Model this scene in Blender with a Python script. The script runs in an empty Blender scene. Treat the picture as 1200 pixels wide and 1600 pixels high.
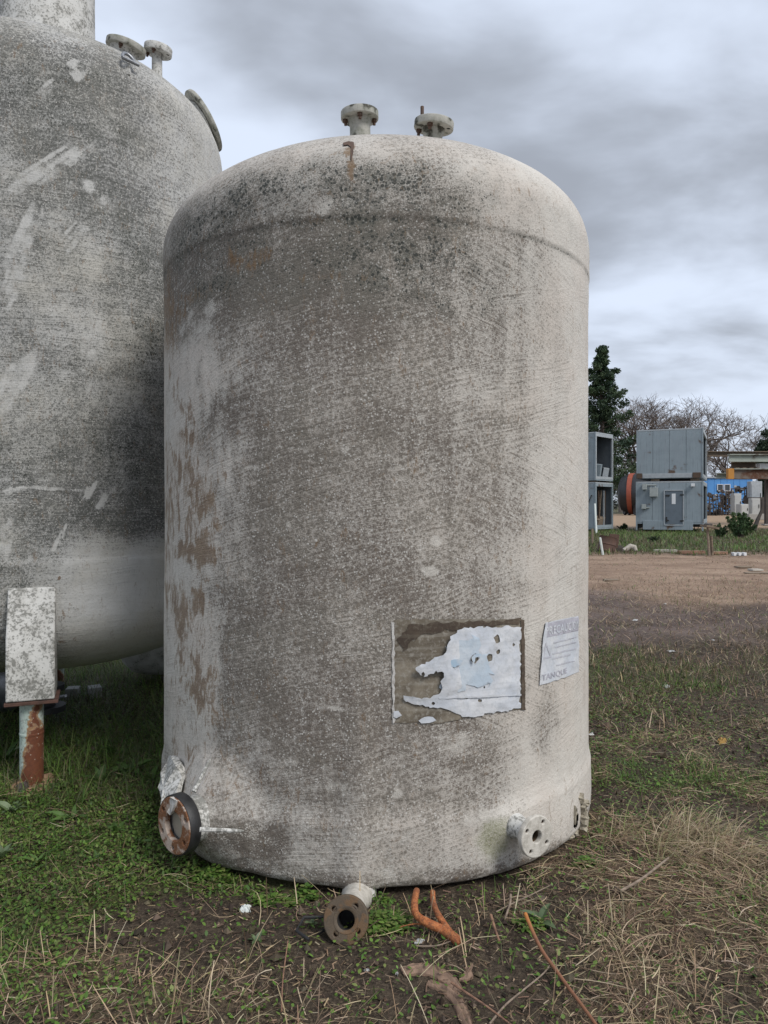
import bpy, bmesh, math, random
import numpy as np
from mathutils import Vector, Matrix, Euler
from mathutils.geometry import delaunay_2d_cdt
R = math.radians
S = bpy.context.scene
COL = S.collection
random.seed(7)
RNG = np.random.default_rng(11)

# ---------------------------------------------------------------- camera
CAM_H, FPX, HX, HY = 1.6, 1156.0, 600.0, 790.0     # eye height, focal length in photo pixels, principal point / horizon
cd = bpy.data.cameras.new('camera'); cam = bpy.data.objects.new('camera', cd); COL.objects.link(cam)
cam.location = (0, 0, CAM_H); cam.rotation_euler = (R(90), 0, 0)
cd.sensor_fit = 'VERTICAL'; cd.sensor_height = 36; cd.sensor_width = 27
cd.lens = FPX / 1600 * 36; cd.shift_y = -10 / 1600
cd.clip_start = 0.05; cd.clip_end = 3000
S.camera = cam

# ---------------------------------------------------------------- node helper
class NT:
    def __init__(s, tree): s.t = tree; s.n = tree.nodes; s.l = tree.links
    def put(s, sock, v):
        if isinstance(v, bpy.types.NodeSocket): s.l.new(v, sock)
        elif v is not None:
            if hasattr(sock.default_value, '__len__'):
                v = tuple(v)
                if len(sock.default_value) == 4 and len(v) == 3: v = v + (1,)
                sock.default_value = v
            else: sock.default_value = v
    def new(s, typ, ins=None, **kw):
        n = s.n.new(typ)
        for k, v in kw.items(): setattr(n, k, v)
        for k, v in (ins or {}).items(): s.put(n.inputs[k], v)
        return n
    def m(s, op, a, b=None, c=None, clamp=False):
        n = s.n.new('ShaderNodeMath'); n.operation = op; n.use_clamp = clamp
        s.put(n.inputs[0], a)
        if b is not None: s.put(n.inputs[1], b)
        if c is not None: s.put(n.inputs[2], c)
        return n.outputs[0]
    def add(s, a, b): return s.m('ADD', a, b)
    def mul(s, a, b): return s.m('MULTIPLY', a, b)
    def step(s, v, lo, hi):     # smooth ramp 0..1 between lo and hi
        n = s.n.new('ShaderNodeMapRange'); n.interpolation_type = 'SMOOTHSTEP'
        s.put(n.inputs[0], v); s.put(n.inputs[1], lo); s.put(n.inputs[2], hi)
        return n.outputs[0]
    def mix(s, f, a, b, mode='MIX'):
        n = s.n.new('ShaderNodeMix'); n.data_type = 'RGBA'; n.blend_type = mode; n.clamp_factor = True
        s.put(n.inputs[0], f); s.put(n.inputs[6], a); s.put(n.inputs[7], b)
        return n.outputs[2]
    def noise(s, vec, scale, detail=3, rough=.55, dist=0):
        n = s.n.new('ShaderNodeTexNoise'); n.inputs['Scale'].default_value = scale
        n.inputs['Detail'].default_value = detail; n.inputs['Roughness'].default_value = rough
        n.inputs['Distortion'].default_value = dist
        if vec is not None: s.l.new(vec, n.inputs['Vector'])
        return n.outputs['Fac']
    def voro(s, vec, scale, out='Distance', feat='F1'):
        n = s.n.new('ShaderNodeTexVoronoi'); n.feature = feat; n.inputs['Scale'].default_value = scale
        s.l.new(vec, n.inputs['Vector']); return n.outputs[out]
    def mapping(s, vec, loc=(0, 0, 0), rot=(0, 0, 0), sc=(1, 1, 1)):
        n = s.n.new('ShaderNodeMapping'); n.inputs['Location'].default_value = loc
        n.inputs['Rotation'].default_value = rot; n.inputs['Scale'].default_value = sc
        s.l.new(vec, n.inputs['Vector']); return n.outputs[0]

# ---------------------------------------------------------------- world: overcast sky
SUN_EL, SUN_AZ = R(47), R(44)       # azimuth measured from straight behind the camera towards its right
w = bpy.data.worlds.new('World'); S.world = w; w.use_nodes = True
T = NT(w.node_tree); T.n.clear()
sky = T.new('ShaderNodeTexSky'); sky.sky_type = 'NISHITA'; sky.sun_disc = False
sky.sun_elevation = SUN_EL; sky.sun_rotation = math.pi - SUN_AZ
sky.air_density = 1; sky.dust_density = 3
tc = T.new('ShaderNodeTexCoord').outputs['Generated']
sx = T.new('ShaderNodeSeparateXYZ', {0: tc})
zc = T.m('MAXIMUM', sx.outputs[2], 0.0)
den = T.add(zc, .22)
pv = T.new('ShaderNodeCombineXYZ', {0: T.m('DIVIDE', sx.outputs[0], den), 1: T.m('DIVIDE', sx.outputs[1], den), 2: 0.0}).outputs[0]
big = T.noise(T.mapping(pv, (.1, 1.6, -8.38), (0, 0, .35), (.8, 1.0, 1)), 1.0, 5, .5, .25)
sml = T.noise(T.mapping(pv, (-4.63, 5.35, -1.54), (0, 0, .2), (1.0, 1.3, 1)), 2.3, 5, .5, .2)
cl = T.add(T.mul(big, .60), T.mul(sml, .40))
c1 = T.mix(T.step(cl, .37, .59), (2.2, 2.38, 2.72), (4.5, 5.0, 5.9))
c1 = T.mix(T.step(zc, .0, .16), T.mix(.6, c1, (3.4, 3.7, 4.25)), c1)
skc = T.mix(.93, sky.outputs[0], c1)
bg = T.new('ShaderNodeBackground', {'Color': skc, 'Strength': .1})
T.l.new(bg.outputs[0], T.new('ShaderNodeOutputWorld').inputs[0])

sl = bpy.data.lights.new('sun', 'SUN'); sun = bpy.data.objects.new('sun', sl); COL.objects.link(sun)
sl.energy = 1.5; sl.angle = R(22); sl.color = (1, .965, .91)
sd = Vector((math.sin(SUN_AZ) * math.cos(SUN_EL), -math.cos(SUN_AZ) * math.cos(SUN_EL), math.sin(SUN_EL)))
sun.rotation_euler = sd.to_track_quat('Z', 'Y').to_euler(); sun.location = (12, -10, 20)
vs = S.view_settings; vs.view_transform = 'Standard'; vs.look = 'None'; vs.exposure = 0.82; vs.gamma = 1
vs.use_curve_mapping = False

# ---------------------------------------------------------------- numpy noise
def _h(ix, iy, seed):
    n = (ix.astype(np.int64) * 374761393 + iy.astype(np.int64) * 668265263 + seed * 974711) & 0xffffffff
    n = ((n ^ (n >> 13)) * 1274126177) & 0xffffffff
    return ((n ^ (n >> 16)) & 0xffff) / 65535.0
def vn(x, y, seed=0):
    x = np.asarray(x, float); y = np.asarray(y, float)
    ix, iy = np.floor(x), np.floor(y); fx, fy = x - ix, y - iy
    fx = fx * fx * (3 - 2 * fx); fy = fy * fy * (3 - 2 * fy)
    a, b, c, d = _h(ix, iy, seed), _h(ix + 1, iy, seed), _h(ix, iy + 1, seed), _h(ix + 1, iy + 1, seed)
    return (a * (1 - fx) + b * fx) * (1 - fy) + (c * (1 - fx) + d * fx) * fy
def fbm(x, y, seed=0, o=4):
    t, a, s = 0, .5, 0
    for k in range(o):
        c_, q_ = math.cos(.65 + 1.1 * k), math.sin(.65 + 1.1 * k)
        t = t + a * vn((x * c_ - y * q_) * 2 ** k + 17 * k, (x * q_ + y * c_) * 2 ** k - 9 * k, seed + k); s += a; a *= .5
    return t / s
def ss(a, b, x):
    t = np.clip((x - a) / (b - a), 0, 1); return t * t * (3 - 2 * t)

# ---------------------------------------------------------------- mesh helpers
def tag(o, label=None, cat=None, group=None, kind=None):
    if label: o['label'] = label
    if cat: o['category'] = cat
    if group: o['group'] = group
    if kind: o['kind'] = kind
    return o
def thing(name, label, cat, loc=(0, 0, 0), rot=(0, 0, 0), group=None):
    o = bpy.data.objects.new(name, None); COL.objects.link(o)
    o.location = loc; o.rotation_euler = rot; o.empty_display_size = .1
    return tag(o, label, cat, group)
def link(name, me, parent=None, loc=(0, 0, 0), rot=(0, 0, 0), sc=(1, 1, 1)):
    o = bpy.data.objects.new(name, me); COL.objects.link(o)
    if parent: o.parent = parent
    o.location = loc; o.rotation_euler = rot; o.scale = sc
    return o
def npmesh(name, V, F, mat, smooth=False, attrs=None, uv=None):
    """V (n,3) array; F list/array of faces all of one size, or list of arrays"""
    me = bpy.data.meshes.new(name)
    V = np.asarray(V, np.float32)
    Fs = F if isinstance(F, list) else [F]
    Fs = [np.asarray(f, np.int32) for f in Fs if len(f)]
    me.vertices.add(len(V)); me.vertices.foreach_set('co', V.ravel())
    idx = np.concatenate([f.ravel() for f in Fs]); tot = np.concatenate([np.full(len(f), f.shape[1], np.int32) for f in Fs])
    st = np.concatenate([[0], np.cumsum(tot)[:-1]]).astype(np.int32)
    me.loops.add(len(idx)); me.loops.foreach_set('vertex_index', idx)
    me.polygons.add(len(tot)); me.polygons.foreach_set('loop_start', st)
    me.polygons.foreach_set('use_smooth', np.full(len(tot), smooth))
    for k, a in (attrs or {}).items():
        at = me.attributes.new(k, 'FLOAT_COLOR', 'POINT')
        at.data.foreach_set('color', np.asarray(a, np.float32).ravel())
    if uv is not None:
        l = me.uv_layers.new(name='uv'); l.data.foreach_set('uv', np.asarray(uv, np.float32)[idx].ravel())
    me.update(calc_edges=True); me.validate()
    if mat: me.materials.append(mat)
    return me
class MB:
    def __init__(s): s.v = []; s.f = []
    def addv(s, vs, fs):
        b = len(s.v); s.v += [tuple(v) for v in vs]; s.f += [tuple(i + b for i in f) for f in fs]; return s
    def box(s, c, d, rot=None, taper=0):
        hx, hy, hz = d[0] / 2, d[1] / 2, d[2] / 2
        vs = []
        for sz in (-1, 1):
            k = 1 - taper if sz > 0 else 1
            for sx, sy in ((-1, -1), (1, -1), (1, 1), (-1, 1)):
                v = Vector((sx * hx * k, sy * hy * k, sz * hz))
                if rot is not None: v = Euler(rot).to_matrix() @ v
                vs.append(v + Vector(c))
        return s.addv(vs, [(3, 2, 1, 0), (4, 5, 6, 7), (0, 1, 5, 4), (1, 2, 6, 5), (2, 3, 7, 6), (3, 0, 4, 7)])
    def tube(s, pts, rad, n=8, caps=True):
        pts = [Vector(p) for p in pts]
        if not hasattr(rad, '__len__'): rad = [rad] * len(pts)
        if len(rad) != len(pts): rad = list(np.interp(np.linspace(0, 1, len(pts)), np.linspace(0, 1, len(rad)), rad))
        vs = []; up = None
        for i, p in enumerate(pts):
            t = (pts[min(i + 1, len(pts) - 1)] - pts[max(i - 1, 0)]).normalized()
            if up is None: up = t.orthogonal().normalized()
            up = (up - t * up.dot(t)).normalized(); sd = t.cross(up)
            for k in range(n):
                a = 2 * math.pi * k / n
                vs.append(p + (up * math.cos(a) + sd * math.sin(a)) * rad[i])
        fs = []
        for i in range(len(pts) - 1):
            for k in range(n):
                k2 = (k + 1) % n; fs.append((i * n + k, i * n + k2, (i + 1) * n + k2, (i + 1) * n + k))
        if caps: fs += [tuple(range(n - 1, -1, -1)), tuple((len(pts) - 1) * n + k for k in range(n))]
        return s.addv(vs, fs)
    def lathe(s, prof, n=32, M=None):
        """prof: list of (r, z) revolved about z, then transformed by M"""
        vs = []; fs = []
        for r, z in prof:
            for k in range(n):
                a = 2 * math.pi * k / n; vs.append(Vector((r * math.cos(a), r * math.sin(a), z)))
        for i in range(len(prof) - 1):
            for k in range(n):
                k2 = (k + 1) % n; fs.append((i * n + k, i * n + k2, (i + 1) * n + k2, (i + 1) * n + k))
        if M is not None: vs = [M @ v for v in vs]
        return s.addv(vs, fs)
    def poly(s, pts, fs): return s.addv(pts, fs)
    def mesh(s, name, mat, smooth=False, bevel=0, auto=None, seg=2):
        me = bpy.data.meshes.new(name); me.from_pydata(s.v, [], s.f); me.validate()
        bm = bmesh.new(); bm.from_mesh(me)
        bmesh.ops.remove_doubles(bm, verts=bm.verts, dist=1e-5)
        bmesh.ops.recalc_face_normals(bm, faces=bm.faces)
        if bevel:
            es = [e for e in bm.edges if len(e.link_faces) == 2 and e.calc_face_angle(0) > .6]
            bmesh.ops.bevel(bm, geom=es, offset=bevel, segments=seg, affect='EDGES', profile=.6)
        if smooth:
            for f in bm.faces: f.smooth = True
            for e in bm.edges:
                if len(e.link_faces) == 2 and e.calc_face_angle(0) > R(38): e.smooth = False
        bm.to_mesh(me); bm.free()
        if mat: me.materials.append(mat)
        return me
    def obj(s, name, mat, parent=None, loc=(0, 0, 0), rot=(0, 0, 0), smooth=False, bevel=0):
        return link(name, s.mesh(name, mat, smooth, bevel), parent, loc, rot)
def frame(loc, n, up=(0, 0, 1)):
    """matrix whose z axis is n"""
    z = Vector(n).normalized(); x = Vector(up).cross(z)
    if x.length < 1e-3: x = Vector((1, 0, 0))
    x.normalize(); y = z.cross(x)
    M = Matrix((x, y, z)).transposed().to_4x4(); M.translation = Vector(loc); return M
def plate(name, splines, thick, bevel=0):
    """a flat plate with real holes: list of closed loops (outer + holes), extruded along z"""
    cu = bpy.data.curves.new(name, 'CURVE'); cu.dimensions = '2D'; cu.fill_mode = 'BOTH'
    cu.extrude = thick / 2; cu.bevel_depth = bevel; cu.bevel_resolution = 1; cu.offset = -bevel
    for pts in splines:
        sp = cu.splines.new('POLY'); sp.points.add(len(pts) - 1); sp.use_cyclic_u = True
        for p, (x, y) in zip(sp.points, pts): p.co = (x, y, 0, 1)
    o = bpy.data.objects.new(name, cu); COL.objects.link(o)
    dg = bpy.context.evaluated_depsgraph_get()
    me = bpy.data.meshes.new_from_object(o.evaluated_get(dg)); bpy.data.objects.remove(o); bpy.data.curves.remove(cu)
    me.name = name; me.materials.clear(); return me
def circ(r, n=40, cx=0, cy=0, ph=0): return [(cx + r * math.cos(ph + 2 * math.pi * k / n), cy + r * math.sin(ph + 2 * math.pi * k / n)) for k in range(n)]
def flange_mesh(name, r, bore, bolt_r, hole_r, nb, thick, ph=.785):
    sp = [circ(r, 56)] + ([circ(bore, 32)] if bore else []) + \
         [circ(hole_r, 14, bolt_r * math.cos(ph + 2 * math.pi * k / nb), bolt_r * math.sin(ph + 2 * math.pi * k / nb)) for k in range(nb)]
    return plate(name, sp, thick, .004)
def P(px, py, Y):           # a photo pixel at a given depth -> world point
    return Vector(((px - HX) / FPX * Y, Y, CAM_H - (py - HY) / FPX * Y))
def G(px, py):              # a photo pixel on the flat yard
    return P(px, py, CAM_H * FPX / (py - HY))

# ---------------------------------------------------------------- materials
def material(name):
    m = bpy.data.materials.new(name); m.use_nodes = True
    t = NT(m.node_tree); t.n.clear()
    bs = t.new('ShaderNodeBsdfPrincipled'); out = t.new('ShaderNodeOutputMaterial'); t.l.new(bs.outputs[0], out.inputs[0])
    t.bs = bs; t.m_ = m
    return m, t
def setp(t, **kw):
    nm = {'col': 'Base Color', 'rough': 'Roughness', 'metal': 'Metallic', 'spec': 'Specular IOR Level'}
    for k, v in kw.items(): t.put(t.bs.inputs[nm[k]], v)
def bump(t, h, strength=.5, dist=.003):
    b = t.new('ShaderNodeBump', {'Height': h, 'Strength': strength, 'Distance': dist}); t.l.new(b.outputs[0], t.bs.inputs['Normal'])
def opos(t): return t.new('ShaderNodeTexCoord').outputs['Object']
def worn(name, base, dark, rust=None, scale=6, rough=.6, metal=0, amt=.5, rust_amt=.4, bumpd=.002, rand=0):
    """paint or metal with mottling, grime and (optionally) rust"""
    m, t = material(name); p = opos(t)
    n1 = t.noise(p, scale, 5, .6); n2 = t.noise(p, scale * 7, 4, .6); n3 = t.noise(p, scale * .5, 3, .5)
    c = t.mix(t.mul(t.step(n1, .38, .7), amt), base, dark)
    c = t.mix(t.mul(t.step(n2, .5, .75), amt * .7), c, dark)
    if rust:
        f = t.mul(t.step(t.add(t.mul(n3, .6), t.mul(n1, .4)), .62 - .3 * rust_amt, .70 - .3 * rust_amt), t.step(n2, .25, .5))
        c = t.mix(f, c, t.mix(n2, rust, tuple(x * .35 for x in rust)))
    if rand:
        oi = t.new('ShaderNodeObjectInfo').outputs['Random']
        c = t.mix(1.0, c, t.mix(oi, (1 - rand,) * 3, (1 + rand * .4,) * 3), 'MULTIPLY')
    setp(t, col=c, rough=rough, metal=metal); bump(t, t.add(n2, t.mul(n1, .6)), .5, bumpd)
    return m

def fibreglass(name, white, dirt_a, dirt_b, line_sc, line_w, warm):
    m, t = material(name); p = opos(t)
    uv = t.new('ShaderNodeUVMap', uv_map='uv').outputs[0]
    at_ = t.new('ShaderNodeAttribute', attribute_name='maskA'); A = t.new('ShaderNodeSeparateColor', {0: at_.outputs['Color']}); lamt = at_.outputs['Alpha']
    B = t.new('ShaderNodeSeparateColor', {0: t.new('ShaderNodeAttribute', attribute_name='maskB').outputs['Color']})
    dirt, mould, rust = A.outputs[0], A.outputs[1], A.outputs[2]
    whit, moss, lsel = B.outputs[0], B.outputs[1], B.outputs[2]
    fine = t.noise(p, 185, 3, .62); fine2 = t.noise(p, 400, 2, .6)
    med = t.noise(p, 13, 4, .6); big = t.noise(p, 3.2, 4, .55)
    cell = t.voro(p, 62)                                # resin pimples
    wob = t.new('ShaderNodeVectorMath', {0: uv, 1: t.new('ShaderNodeCombineXYZ', {1: t.mul(t.noise(p, 1.6, 2), .12)}).outputs[0]}, operation='ADD').outputs[0]
    la = t.noise(t.mapping(t.mapping(wob, rot=(0, 0, R(line_sc[0]))), sc=(3.2, 105, 1)), 1.0, 3, .6)
    lb = t.noise(t.mapping(t.mapping(wob, rot=(0, 0, R(line_sc[1]))), sc=(3.2, 105, 1)), 1.0, 3, .6)
    lines = t.m('ADD', t.mul(la, t.m('SUBTRACT', 1.0, lsel)), t.mul(lb, lsel))
    base = t.mix(t.step(big, .35, .7), white, warm)
    base = t.mix(t.mul(t.step(med, .45, .75), .35), base, tuple(x * .72 for x in white))
    n = t.add(t.add(t.mul(fine, .44), t.mul(fine2, .26)), t.add(t.mul(lines, line_w), t.mul(med, .09)))
    n = t.add(n, t.mul(t.m('SUBTRACT', .5, cell), .16))
    mean = .35 + line_w * .5 + .045
    # coverage rises with the dirt mask; the threshold eats into the fine noise
    thr = t.m('MULTIPLY_ADD', dirt, -.30, mean + .17)
    cov = t.step(n, t.m('SUBTRACT', thr, .075), t.add(thr, .075))
    film = t.mul(t.step(dirt, .02, .85), .52)
    dc = t.mix(t.step(big, .38, .64), dirt_a, dirt_b)
    c = t.mix(film, base, dc)
    c = t.mix(t.mul(cov, .9), c, dc)
    ln = t.mul(t.mul(t.step(lines, .54, .68), t.m('MULTIPLY_ADD', dirt, .18, .24)), lamt)
    c = t.mix(ln, c, dirt_b)
    pit = t.mul(t.step(t.noise(p, 120, 2, .5), .60, .68), t.mul(dirt, .75))
    c = t.mix(pit, c, tuple(x * .38 for x in dirt_a))
    dots = t.mul(t.step(t.voro(t.mapping(p, loc=(3, 1, 2)), 78), .36, .2), t.mul(t.step(t.noise(p, 33, 2), .45, .57), t.step(dirt, .25, .6)))
    c = t.mix(t.mul(dots, .8), c, (.56, .545, .51))    # pale pimples worn clean
    # black mould: a film and round specks
    c = t.mix(t.mul(t.mul(mould, .8), t.step(t.add(t.mul(fine, .6), t.mul(med, .4)), .36, .62)), c, (.078, .083, .07))
    vd = t.voro(t.mapping(p, loc=(1.3, 0, .7)), 44)
    vs_ = t.voro(t.mapping(p, loc=(.3, 5, .7)), 75)
    sp = t.m('MAXIMUM', t.m('LESS_THAN', vd, t.m('MULTIPLY_ADD', mould, .42, -.03)), t.m('LESS_THAN', vs_, t.m('MULTIPLY_ADD', mould, .44, -.06)))
    sp = t.mul(sp, t.step(med, .38, .52))
    c = t.mix(t.mul(sp, .9), c, (.035, .038, .033))
    # rust and brown seepage
    vst = t.noise(t.mapping(p, sc=(1, 1, .35)), 30, 6, .65, 1.2)
    rf = t.step(t.add(rust, t.m('MULTIPLY_ADD', t.add(t.mul(fine, .25), t.mul(vst, .75)), 3.0, -1.5)), .16, .62)
    c = t.mix(t.mul(rf, .80), c, t.mix(t.step(t.add(t.mul(med, .5), t.mul(fine, .5)), .38, .62), (.125, .066, .027), (.225, .15, .085)))
    # scuffs and splashes
    wf = t.step(t.add(whit, t.m('MULTIPLY_ADD', t.add(t.mul(fine, .55), t.mul(med, .45)), 2.6, -1.3)), .36, .66)
    c = t.mix(t.mul(wf, .78), c, tuple(x * .93 for x in white))
    mf = t.step(t.add(moss, t.m('MULTIPLY_ADD', fine, .9, -.45)), .30, .75)
    c = t.mix(t.mul(mf, .62), c, (.215, .23, .115))
    setp(t, col=c, rough=t.m('MULTIPLY_ADD', cov, .2, .62), spec=.35)
    h = t.add(t.add(t.mul(t.mul(lines, .9), t.m('MULTIPLY_ADD', lamt, .8, .2)), t.mul(fine, .8)), t.mul(t.m('SUBTRACT', 1.0, cell), .45))
    bump(t, h, .85, .0035)
    return m
M_T1 = fibreglass('weathered_fibreglass', (.59, .56, .51), (.122, .100, .082), (.152, .135, .112), (-13, 21), .22, (.57, .52, .465))
M_T2 = fibreglass('mouldy_fibreglass', (.57, .565, .545), (.074, .075, .070), (.112, .112, .103), (-1, 3), .22, (.55, .53, .48))

M_black = worn('black_rubber', (.018, .018, .019), (.03, .03, .032), rough=.55, scale=20)
M_rust = worn('rusted_plate', (.44, .36, .30), (.20, .10, .05), (.26, .105, .04), scale=22, rough=.85, amt=.8, rust_amt=.5, bumpd=.006)
M_rustbrown = worn('brown_rusty_flange', (.085, .06, .036), (.045, .034, .024), (.17, .095, .04), scale=26, rough=.62, amt=.8, rust_amt=.35, bumpd=.003)
M_whitefl = worn('white_flange_resin', (.56, .53, .475), (.27, .25, .21), scale=34, rough=.8, amt=.6, bumpd=.004)
M_mossfl = worn('lichen_grey_flange', (.40, .39, .35), (.15, .16, .12), (.085, .08, .06), scale=16, rough=.8, amt=.75, rust_amt=.25)
M_steel = worn('grey_galvanised', (.30, .31, .33), (.12, .12, .12), scale=20, rough=.42, metal=.7, amt=.5)
M_bolt = worn('rusty_bolt', (.10, .055, .035), (.04, .03, .025), scale=60, rough=.7)
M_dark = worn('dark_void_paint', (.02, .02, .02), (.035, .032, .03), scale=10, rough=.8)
M_pane = worn('cloudy_beige_blank', (.34, .31, .25), (.27, .24, .18), scale=12, rough=.3, amt=.5)
M_scab = worn('torn_laminate', (.56, .545, .52), (.26, .23, .20), scale=24, rough=.8, amt=.6, bumpd=.006)
exec_later = []

def plain_fibre(name, dv, mo_, white=.0):
    """the same laminate for small parts that carry no painted masks"""
    m, t = material(name); p = opos(t)
    f = t.noise(p, 70, 3, .62); md = t.noise(p, 12, 4, .6)
    c = t.mix(t.step(md, .35, .7), (.58, .575, .55), (.44, .43, .40))
    c = t.mix(t.mul(t.step(t.add(t.mul(f, .6), t.mul(md, .4)), .60 - .2 * dv, .66 - .12 * dv), .8), c, (.14, .14, .125))
    vd = t.voro(p, 48); c = t.mix(t.mul(t.m('LESS_THAN', vd, mo_), .8), c, (.045, .048, .042))
    setp(t, col=c, rough=.8); bump(t, t.add(f, md), .6, .004)
    return m
M_pad = plain_fibre('pad_fibreglass', .68, .13)
# ---------------------------------------------------------------- tanks
class Tank:
    def __init__(s, cx, cy, R0, prof):
        s.cx, s.cy, s.R0 = cx, cy, R0
        p = np.array(prof, float)                      # (r, z) bottom to top
        seg = np.hypot(*np.diff(p, axis=0).T); s.S = np.concatenate([[0], np.cumsum(seg)])
        s.p = p
        s.th0 = math.atan2(cx, cy)                      # direction from the yard's origin; theta is measured from the side facing it
    def rz(s, sv): return np.interp(sv, s.S, s.p[:, 0]), np.interp(sv, s.S, s.p[:, 1])
    def xyz(s, th, sv, off=0):
        r, z = s.rz(sv)
        a = th - s.th0
        return (r + off) * np.sin(a), -(r + off) * np.cos(a), z       # local to the axis
    def hit(s, px, py):
        """(theta, s) of the wall point seen at a photo pixel"""
        d = np.array([(px - HX) / FPX, 1, -(py - HY) / FPX])
        t = np.linspace(1.5, 8, 6000); X = d[0] * t - s.cx; Yy = d[1] * t - s.cy; Z = CAM_H + d[2] * t
        rr = np.hypot(X, Yy)
        k0 = s.p[:, 1].argmin(); pz, pr = s.p[k0:, 1], s.p[k0:, 0]
        inside = (rr < np.interp(Z, pz, pr)) & (Z < pz[-1]) & (Z > pz[0])
        i = int(np.argmax(inside)) if inside.any() else int(np.argmin(rr))
        th = math.atan2(X[i], -Yy[i]) + s.th0
        sv = float(np.interp(Z[i], pz, s.S[k0:]))
        return th, sv
    def point(s, px, py, off=0):
        th, sv = s.hit(px, py); x, y, z = s.xyz(th, sv, off); return Vector((x, y, z)), th, sv
    def grid(s, thd, n_s, s0, s1):
        sv = np.linspace(s0, s1, n_s); return np.meshgrid(thd, sv)
    def blob(s, TH, SV, px, py, rx, ry, amp=1, soft=.5, warp=.5, fs=9, seed=3, rot=0):
        t0, s0 = s.hit(px, py)
        ta, _ = s.hit(px - rx, py); tb, _ = s.hit(px + rx, py)
        _, sa = s.hit(px, py - ry); _, sb = s.hit(px, py + ry)
        ru = max(abs(tb - ta) / 2 * s.R0, .004); rv = max(abs(sa - sb) / 2, .004)
        du = (TH - t0) * s.R0; dv = SV - s0
        if rot: c, q = math.cos(rot), math.sin(rot); du, dv = du * c + dv * q, -du * q + dv * c
        d = np.hypot(du / ru, dv / rv)
        k = d < 3
        out = np.zeros_like(TH)
        dd = d[k] + warp * 2 * (fbm(TH[k] * s.R0 * fs + seed, SV[k] * fs, seed) - .5)
        out[k] = amp * ss(1 + soft, 1 - soft, dd)
        return out
def dome(R0, z0, H, p, q, n=40):
    a = np.linspace(0, math.pi / 2, n)
    return [(R0 * max(math.cos(x), 0) ** (2 / p), z0 + H * max(math.sin(x), 0) ** (2 / q)) for x in a]

R1 = 1.172
prof1 = [(.001, .0), (R1 - .10, .0), (R1 - .014, .001), (R1 + .003, .010), (R1 + .012, .032), (R1 + .014, .09), (R1 + .013, .22), (R1 + .012, .26),
         (R1 + .004, .30), (R1, .34), (R1 - .002, 1.5), (R1, 2.66), (R1 + .001, 2.70), (R1 + .001, 2.79), (R1 + .006, 2.808)] + \
        [(r, z) for r, z in dome(R1 + .006, 2.91, .545, 1.85, 2.45)]
T1 = Tank(-.041, 4.25, R1, prof1)
# ----- front tank shell
def theta_axis(nf, nb, half):
    f = np.linspace(-half, half, nf); b = np.linspace(half, 2 * math.pi - half, nb + 2)[1:-1]
    return np.concatenate([f, b])
def build_shell(T, name, mat, th, svals, maskfn, dispfn, parent, holefn=None, z_line=2.74):
    TH, SV = np.meshgrid(th, svals)
    maskA, maskB = maskfn(TH, SV)
    lam = ss(z_line + .06, z_line - .06, T.rz(SV)[1] + .1 * (fbm(TH * 4, SV * 4, 9) - .5)) * (.25 + 1.1 * ss(.35, .65, fbm(TH * 1.6, SV * 2.1, 401)))
    disp, dz = dispfn(TH, SV)
    x, y, z = T.xyz(TH, SV, disp)
    z = z + dz
    V = np.stack([x, y, z], -1).reshape(-1, 3)
    nr, nc = TH.shape
    i = np.arange(nr - 1)[:, None] * nc; j = np.arange(nc)[None, :]; j2 = (j + 1) % nc
    F = np.stack([i + j, i + j2, i + nc + j2, i + nc + j], -1)
    if holefn is not None:
        hm = holefn(TH, SV)[:-1, :]; F = F[~hm]
    F = F.reshape(-1, 4)
    uv = np.stack([TH * T.R0, SV], -1).reshape(-1, 2)
    one = np.ones(TH.size)
    at = {'maskA': np.stack([m.ravel() for m in maskA] + [np.clip(lam, 0, 1).ravel()], -1), 'maskB': np.stack([m.ravel() for m in maskB] + [one], -1)}
    me = npmesh(name, V, F, mat, True, at, uv)
    return link(name, me, parent)

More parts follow.
